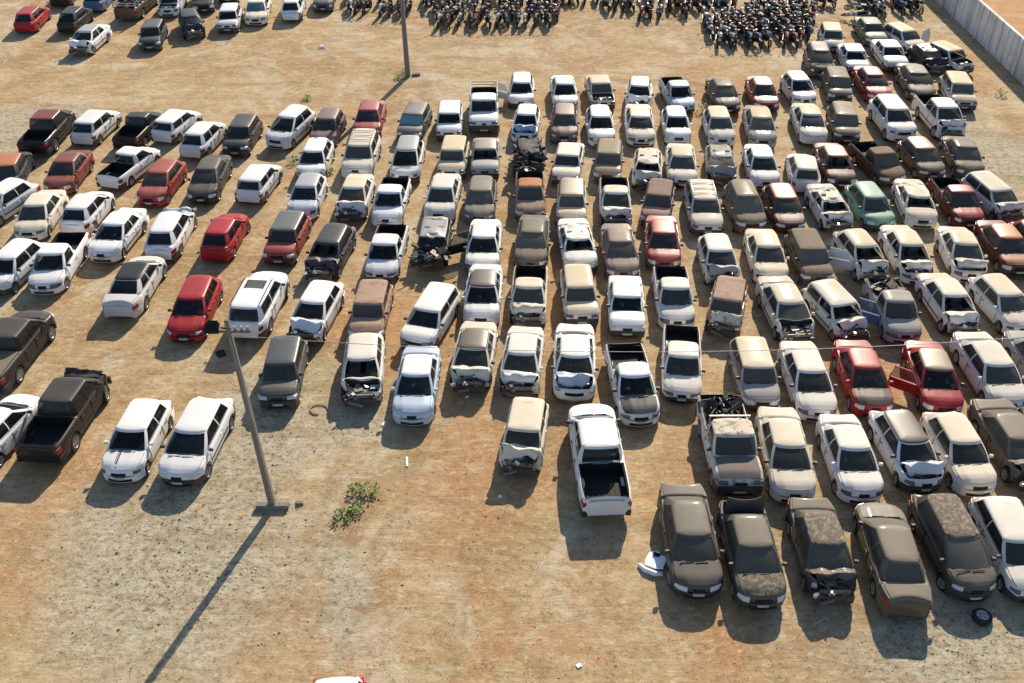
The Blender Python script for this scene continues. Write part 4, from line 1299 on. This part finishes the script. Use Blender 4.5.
# ------------------------------------------------------------------ motorcycles
def bike_meshes():
    D = {}
    def wheel():
        mb = MB(); n = 14; r = .29
        mb.lathe_x((0, 0, 0), [(-.05, r*.80), (-.05, r*.94), (0, r), (.05, r*.94), (.05, r*.80)], n)
        for i in range(5):
            a = i*math.pi/5; mb.tube([(0, r*.8*math.cos(a), r*.8*math.sin(a)), (0, -r*.8*math.cos(a), -r*.8*math.sin(a))], .012, 4, mi=1)
        # open disc: drop the cap faces
        return mb
    w = wheel(); keep = [i for i, f in enumerate(w.f) if len(f) < 10]; w.f = [w.f[i] for i in keep]; w.mi = [w.mi[i] for i in keep]
    D['wheel'] = w.mesh('bike_wheel', ['tyre', 'dullmetal'], 40)
    mb = MB().box((0, .02, .42), (.26, .36, .30)); mb.box((0, .12, .60), (.16, .14, .14), rx=.4, mi=1); mb.tube([(0, .62, .92), (0, .40, .35), (0, -.25, .30), (0, -.55, .72), (0, .45, .78)], .028, 6)
    mb.tube([(.12, .20, .48), (.15, .26, .30), (.15, -.10, .24), (.17, -.78, .38)], [.025, .025, .03, .045], 6, mi=1)
    mb.tube([(-.10, -.10, .32), (-.10, -.66, .29)], .025, 5); mb.tube([(.10, -.10, .32), (.10, -.66, .29)], .025, 5)
    for s in (-1, 1): mb.tube([(s*.11, -.62, .31), (s*.11, -.52, .74)], .028, 5, mi=1)
    D['frame'] = mb.mesh('bike_frame', ['dark', 'dullmetal'], 40)
    mb = MB(); 
    prof = [(.56, .05, .80), (.50, .11, .88), (.36, .15, .93), (.18, .15, .90), (.04, .09, .82)]
    vs = []; n = 10
    for y, rr, z in prof:
        for k in range(n):
            a = 2*math.pi*k/n; vs.append((rr*math.cos(a), y, z-.06+rr*.75*math.sin(a)))
    fs = [(i*n+k, i*n+(k+1) % n, (i+1)*n+(k+1) % n, (i+1)*n+k) for i in range(len(prof)-1) for k in range(n)]+[tuple(range(n))[::-1], tuple(range(4*n, 5*n))]
    mb.add(vs, fs)
    for s in (-1, 1): mb.box((s*.12, -.30, .66), (.04, .42, .18), rx=.1)
    mb.box((0, -.80, .72), (.16, .34, .05), rx=-.35)
    D['tank'] = mb.mesh('bike_tank', 'bike', 50)
    D['seat'] = MB().box((0, -.12, .83), (.25, .48, .09), taper=.85).box((0, -.50, .87), (.24, .42, .10), rx=.08, taper=.85).mesh('bike_seat', 'vinyl', 40)
    mb = MB()
    for s in (-1, 1): mb.tube([(s*.09, .60, .95), (s*.09, .82, .30)], .026, 6)
    mb.box((0, .80, .62), (.13, .38, .03), rx=-.15, mi=1)
    D['fork'] = mb.mesh('bike_fork', ['dullmetal', 'bike'], 40)
    mb = MB().tube([(-.38, .44, 1.02), (-.24, .50, 1.06), (0, .58, 1.0), (.24, .50, 1.06), (.38, .44, 1.02)], .018, 6)
    for s in (-1, 1): mb.tube([(s*.24, .50, 1.06), (s*.33, .46, 1.24)], .008, 4); mb.box((s*.34, .46, 1.25), (.13, .03, .08), mi=1)
    D['handlebar'] = mb.mesh('bike_bar', ['dark', 'chrome'], 40)
    mb = MB().box((0, .70, .92), (.20, .14, .20), taper=.8); mb.box((0, .775, .92), (.15, .02, .14), mi=1)
    D['headlight'] = mb.mesh('bike_light', ['bike', 'chrome'], 30)
    D['tail_light'] = MB().box((0, -.86, .80), (.12, .08, .07)).box((0, -.92, .66), (.17, .02, .13)).mesh('bike_tail', 'redlamp', 30)
    return D
BD = bike_meshes()
rb = random.Random(5)
BCOL = [((.02, .02, .022), 'black')]*9+[((.30, .012, .012), 'red')]*3+[((.03, .06, .25), 'blue')]*2+[((.70, .70, .70), 'white')]*3+[((.42, .43, .45), 'silver')]*3
nb_ = 0
def bike(p, rz, label, group, tilt=None):
    global nb_
    nb_ += 1
    cc, cnm = rb.choice(BCOL); dust = rb.uniform(.0, .25)
    root = bpy.data.objects.new('motorcycle', None); COL.objects.link(root); root.location = p; root.rotation_euler = (0, rb.choice([-.16, -.12, -.08, -.18, .14]) if tilt is None else tilt, rz); root.scale = (1.02,)*3
    tag(root, label % cnm, 'motorcycle', group)
    col = (*cc, dust)
    for nm, key in (('frame', 'frame'), ('tank', 'tank'), ('seat', 'seat'), ('fork', 'fork'), ('handlebar', 'handlebar'), ('headlight', 'headlight'), ('tail_light', 'tail_light')):
        if nm in ('headlight', 'tail_light', 'seat') and rb.random() < .12: continue
        link(nm, BD[key], root, color=col)
    for y in (-.66, .84):
        if y > 0 and rb.random() < .06: continue
        link('wheel', BD['wheel'], root, loc=(0, y, .29))
BL = [ # (group, where, rows of (y px, x0, x1, spacing px))
 ('motorcycles parked in the small block left of the far pole', 'in the small block left of the far utility pole', [(13, 349, 374, 9.5), (3, 348, 376, 9.5)]),
 ('motorcycles parked behind the far pole', 'in the short rows right behind the far utility pole', [(16, 382, 412, 9), (6, 380, 414, 9)]),
 ('motorcycles parked in the wide block right of the far pole', 'in the wide packed block right of the utility pole', [(27, 440, 548, 9.6), (19, 436, 560, 9.4), (11, 427, 563, 9.2), (3, 425, 566, 9.0)]),
 ('motorcycles parked along the top middle of the lot', 'in the rows along the top centre edge', [(18, 640, 700, 9.2), (11, 606, 738, 9), (4, 566, 742, 9.4)]),
 ('motorcycles parked in the deep block at the upper right', 'in the deep packed block at upper right', [(46, 717, 803, 9.6), (39, 712, 808, 9.3), (32, 706, 810, 9.2), (25, 704, 812, 9.2), (18, 748, 812, 9.0), (11, 752, 808, 9.0), (4, 755, 806, 9.0)]),
 ('motorcycles parked near the wall corner', 'in the small blocks beside the wall corner', [(7, 812, 834, 9), (17, 872, 884, 9), (9, 852, 884, 9), (2, 850, 886, 9), (14, 896, 914, 9), (6, 894, 914, 9)]),
]
for grp, where, rows in BL:
    for y, x0, x1, sp in rows:
        x = x0
        while x <= x1:
            p = unp(x+rb.uniform(-1, 1), y-2+rb.uniform(-.8, .8)); 
            if rb.random() > .03: bike(p, math.pi+rb.uniform(-.25, .25)+(math.pi if rb.random() < .12 else 0), '%s motorcycle '+where, grp)
            x += sp
bike(unp(858, 14)+Vector((0, 0, .25)), 1.3, '%s motorcycle lying fallen on its side apart from the blocks', 'fallen motorcycle', tilt=1.25)
bike(unp(851, 17)+Vector((0, 0, .25)), 1.9, '%s motorcycle tipped over beside the other fallen one', 'fallen motorcycle', tilt=-1.25)
print('BIKES', nb_)

# ------------------------------------------------------------------ weeds, stones, straw, litter
def leaf_mat(name, c1, c2):
    m, nt, b = newmat(name); g = G(nt); geo = g.n('ShaderNodeNewGeometry'); n = g.noise(geo.outputs['Position'], 6, 3)
    g.l(g.mix(g.sm(n, .35, .65), c1, c2), b.inputs['Base Color']); b.inputs['Roughness'].default_value = .7
    return m
M['leaf'] = leaf_mat('weed_leaf', (.055, .12, .02), (.17, .24, .05))
M['straw'] = leaf_mat('dry_straw', (.46, .36, .19), (.30, .22, .10))
def weed(px, py, r, h, label, n=75, group=None):
    r *= .84
    c = unp(px, py); rs = random.Random(int(px*7+py)); mb = MB()
    stem = MB()
    for i in range(7):
        a = rs.uniform(0, 6.28); stem.tube([(0, 0, -.02), (math.cos(a)*r*.4, math.sin(a)*r*.4, h*.5), (math.cos(a)*r*.8, math.sin(a)*r*.8, h*.8)], .012, 4)
    for i in range(n):
        a = rs.uniform(0, 6.28); q = math.sqrt(rs.random())*r*rs.choice([1, 1, .7]); z = h*rs.uniform(.15, 1)*(1-.4*(q/r)**2)
        p = Vector((q*math.cos(a), q*math.sin(a)*.8, z)); d = Vector((math.cos(a+rs.uniform(-1, 1)), math.sin(a+rs.uniform(-1, 1)), rs.uniform(-.3, .7))).normalized()*rs.uniform(.05, .16)
        s = d.cross(Vector((0, 0, 1))).normalized()*d.length*.35
        mb.add([p, p+d*.5+s, p+d, p+d*.5-s], [(0, 1, 2, 3)])
    root = bpy.data.objects.new('weed', None); COL.objects.link(root); root.location = c; tag(root, label, 'plant', group)
    link('leaves', mb.mesh('leaves', 'leaf', 0), root); link('stems', stem.mesh('stems', 'leaf', 0), root)
weed(371, 494, .42, .38, 'bright green leafy weed, right one of the cluster on the bare ground')
weed(357, 492, .34, .34, 'small green weed at the top left of the cluster right of the pole')
weed(356, 510, .34, .30, 'green weed in the middle of the weed cluster on bare ground')
weed(343, 518, .42, .28, 'low dark green weed at the bottom left of the cluster')
weed(294, 163, .40, .4, 'green weed growing between the white hatchbacks in the left block')
weed(307, 100, .32, .3, 'small green weed on the bare strip behind the left block')
weed(703, 112, .55, .6, 'leafy green bush between the pale blue pickup and a dark sedan')
weed(330, 168+5, .28, .25, 'tiny green weed beside the parked cars below the other weed')
weed(1001, 96, .5, .4, 'olive green weed growing by the foot of the boundary wall')
weed(404, 74, .45, .35, 'dark weed growing round the foot of the far utility pole')
weed(398, 79, .30, .25, 'small dark weed left of the far utility pole foot')

rs = random.Random(11)
stone = MB(); 
def clod(mb, p, r, mi):
    vs = []
    for d in ((1, 0, 0), (-1, 0, 0), (0, 1, 0), (0, -1, 0), (0, 0, .7), (0, 0, -.4)):
        k = r*rs.uniform(.6, 1.2); vs.append((p.x+d[0]*k, p.y+d[1]*k, max(-.01, p.z+d[2]*k)))
    mb.add(vs, [(0, 2, 4), (2, 1, 4), (1, 3, 4), (3, 0, 4), (2, 0, 5), (1, 2, 5), (3, 1, 5), (0, 3, 5)], mi)
for i in range(2600):
    if i < 1300: px, py = rs.gauss(190, 75), rs.gauss(550, 62)
    elif i < 1700: px, py = rs.gauss(270, 25), rs.gauss(430, 45)
    elif i < 2000: px, py = rs.gauss(950, 50), rs.gauss(645, 18)
    else: px, py = rs.uniform(-20, 1040), rs.uniform(5, 690)
    if not (-60 < px < 1080 and -5 < py < 720): continue
    clod(stone, unp(px, py), min(.085, rs.expovariate(75)+.012), rs.choice([0, 0, 0, 1]))
M['clod'] = flat_mat('dark_clod', (.20, .16, .10), .95, var=.4); M['pebble'] = flat_mat('pale_pebble', (.40, .34, .25), .95, var=.3)
tag(link('gravel', stone.mesh('gravel', ['clod', 'pebble'], 0)), 'dark clods and pale pebbles scattered over the dirt', kind='stuff')
straw = MB()
for i in range(3600):
    px, py = rs.uniform(-30, 1050), 683*rs.random()**.8
    if noise.noise(Vector((px*.012, py*.02, 3))) < -.05: continue
    p = unp(px, py); 
    for k in range(rs.randint(3, 7)):
        a = rs.uniform(0, 6.28); l = rs.uniform(.03, .09); q = p+Vector((rs.uniform(-.15, .15), rs.uniform(-.15, .15), .0)); d = Vector((math.cos(a)*l, math.sin(a)*l, rs.uniform(.01, .08)))
        s = Vector((-math.sin(a), math.cos(a), 0))*.008
        straw.add([q-s, q+s, q+d], [(0, 1, 2)])
tag(link('dry_grass', straw.mesh('dry_grass', 'straw', 0)), 'straw coloured dead grass lying on the dirt', kind='stuff')

M['whiteplastic'] = flat_mat('white_plastic', (.78, .80, .83), .45, var=.06)
# loose car door panel
def warp_box(mb, d): return mb
c = unp(655, 562); root = bpy.data.objects.new('loose_bumper', None); COL.objects.link(root); root.location = c; root.rotation_euler = (0, 0, rad(-38)); root.scale = (.68,)*3
tag(root, 'white torn car body panel lying on the dirt left of the dark sedan', 'car part')
k = K['hatch']
mb = MB()
for i in range(8):
    pass
pv = [(-.55, .30), (-.40, .55), (-.10, .62), (.02, .42), (.30, .42), (.50, .22), (.62, -.30), (.30, -.52), (-.30, -.50), (-.48, -.10)]
n = len(pv); vs = [(x, y, .10+.10*math.sin(x*3)) for x, y in pv]+[(x*.96, y*.96, .17+.10*math.sin(x*3)) for x, y in pv]
mb.add(vs, [tuple(range(n))[::-1], tuple(range(n, 2*n))]+[(i, (i+1) % n, n+(i+1) % n, n+i) for i in range(n)])
link('panel', mb.mesh('panel', 'whiteplastic', 0), root)
mb = MB().box((-.12, .30, .20), (.34, .20, .05), rz=.2); link('window_hole', mb.mesh('hole', 'dark', 0), root)
mb = MB().tube([(-.50, -.66, .06), (-.10, -.80, .12), (.42, -.72, .12), (.68, -.48, .06)], [.10, .13, .13, .10], 8); link('rim_strip', mb.mesh('strip', 'whiteplastic', 50), root)
# spare wheel
t, r_ = wheel_meshes('mpv'); c = unp(981, 619)
w = link('spare_wheel', t, None, loc=(c.x, c.y, .10), rot=(0, rad(-90), .4)); tag(w, 'loose black tyre on its rim lying in front of a dark minivan', 'wheel'); link('rim', r_, w)
def scrapthing(px, py, name, label, cat, mb, mats, rz=0):
    c = unp(px, py); o = link(name, mb.mesh(name, mats, 30), None, loc=c, rot=(0, 0, rz)); tag(o, label, cat)
scrapthing(820, 622, 'broken_plastic', 'white broken plastic strip in the shade before the crashed sedan', 'debris', MB().box((0, 0, .03), (.34, .06, .04), rz=.6).box((.2, .10, .04), (.06, .26, .04), rz=.5).box((-.2, -.1, .03), (.2, .06, .03), rz=1.2), 'pebble')
scrapthing(928, 639, 'rubble_piece', 'small pale rubble piece beside the shade of the brown sedan', 'debris', MB().box((0, 0, .06), (.22, .14, .12), rz=.3, taper=.7), 'pebble')
scrapthing(384, 424, 'white_rag', 'small white scrap on the ground left of the blue hooded hatchback', 'debris', MB().box((0, 0, .03), (.14, .34, .05), rz=-.4, taper=.7), 'whiteplastic')
scrapthing(319, 410, 'bent_hoop', 'thin bent metal hoop on the ground left of the crashed hatchback', 'debris', MB().tube([(.35*math.cos(a*.6), .30*math.sin(a*.6), .04) for a in range(9)], .025, 6), 'scrap')
scrapthing(407, 462, 'pale_stick', 'pale broken strip lying on the open ground near the weeds', 'debris', MB().box((0, 0, .02), (.08, .5, .04), rz=.1), 'whiteplastic')
scrapthing(467, 397, 'lamp_shard', 'white plastic shard below the brown roofed crashed sedan', 'debris', MB().box((0, 0, .03), (.18, .1, .05), rz=.8, taper=.6), 'whiteplastic')
scrapthing(322, 48, 'white_bag', 'small white bag on the bare strip left of the far utility pole', 'debris', MB().box((0, 0, .08), (.45, .3, .16), rz=.4, taper=.5), 'whiteplastic')
scrapthing(282, 506, 'dark_stone', 'dark stone right of the lamp pole foot', 'stone', MB().box((.6, .1, .05), (.3, .2, .1), rz=.2, taper=.6), 'clod')
scrapthing(500, 497, 'pebble_white', 'tiny white pebble in the shade of the cream crashed hatchback', 'stone', MB().box((0, 0, .04), (.12, .12, .08), rz=.5, taper=.6), 'whiteplastic')
scrapthing(579, 666, 'paper_scrap', 'tiny white paper scrap on the open ground at bottom centre', 'debris', MB().box((0, 0, .02), (.16, .12, .03), rz=.5), 'whiteplastic')
scrapthing(221, 354, 'black_panel', 'small black panel lying in the shade of the white suv', 'debris', MB().box((0, 0, .03), (.36, .42, .05), rz=.5), 'dark')

# ------------------------------------------------------------------ light, sky, camera
E_, AZ = rad(31), rad(73)
sv = Vector((math.cos(AZ)*math.cos(E_), math.sin(AZ)*math.cos(E_), math.sin(E_)))
sl = bpy.data.lights.new('Sun', 'SUN'); sl.energy = 4.8; sl.angle = rad(.53); sl.color = (1, .89, .72)
so = bpy.data.objects.new('sun', sl); COL.objects.link(so); so.rotation_euler = sv.to_track_quat('Z', 'Y').to_euler()
w = bpy.data.worlds.new('World'); scene.world = w; w.use_nodes = True; nt = w.node_tree
sky = nt.nodes.new('ShaderNodeTexSky'); sky.sky_type = 'NISHITA'; sky.sun_disc = False; sky.sun_elevation = E_; sky.sun_rotation = math.pi/2-AZ
sky.air_density = 1.0; sky.dust_density = .6; sky.ozone_density = 2.0
nt.links.new(sky.outputs[0], nt.nodes['Background'].inputs[0]); nt.nodes['Background'].inputs[1].default_value = .098
cd = bpy.data.cameras.new('Camera'); cam = bpy.data.objects.new('camera', cd); COL.objects.link(cam); scene.camera = cam
cam.location = (0, 0, CH); cam.rotation_euler = (math.pi/2-TH, 0, 0)
cd.sensor_width = 36; cd.lens = FPX/1024*36; cd.clip_end = 3000
vs_ = scene.view_settings; vs_.view_transform = 'Standard'; vs_.look = 'None'; vs_.exposure = 0.62; vs_.gamma = 1
print('OBJECTS', len(bpy.data.objects))
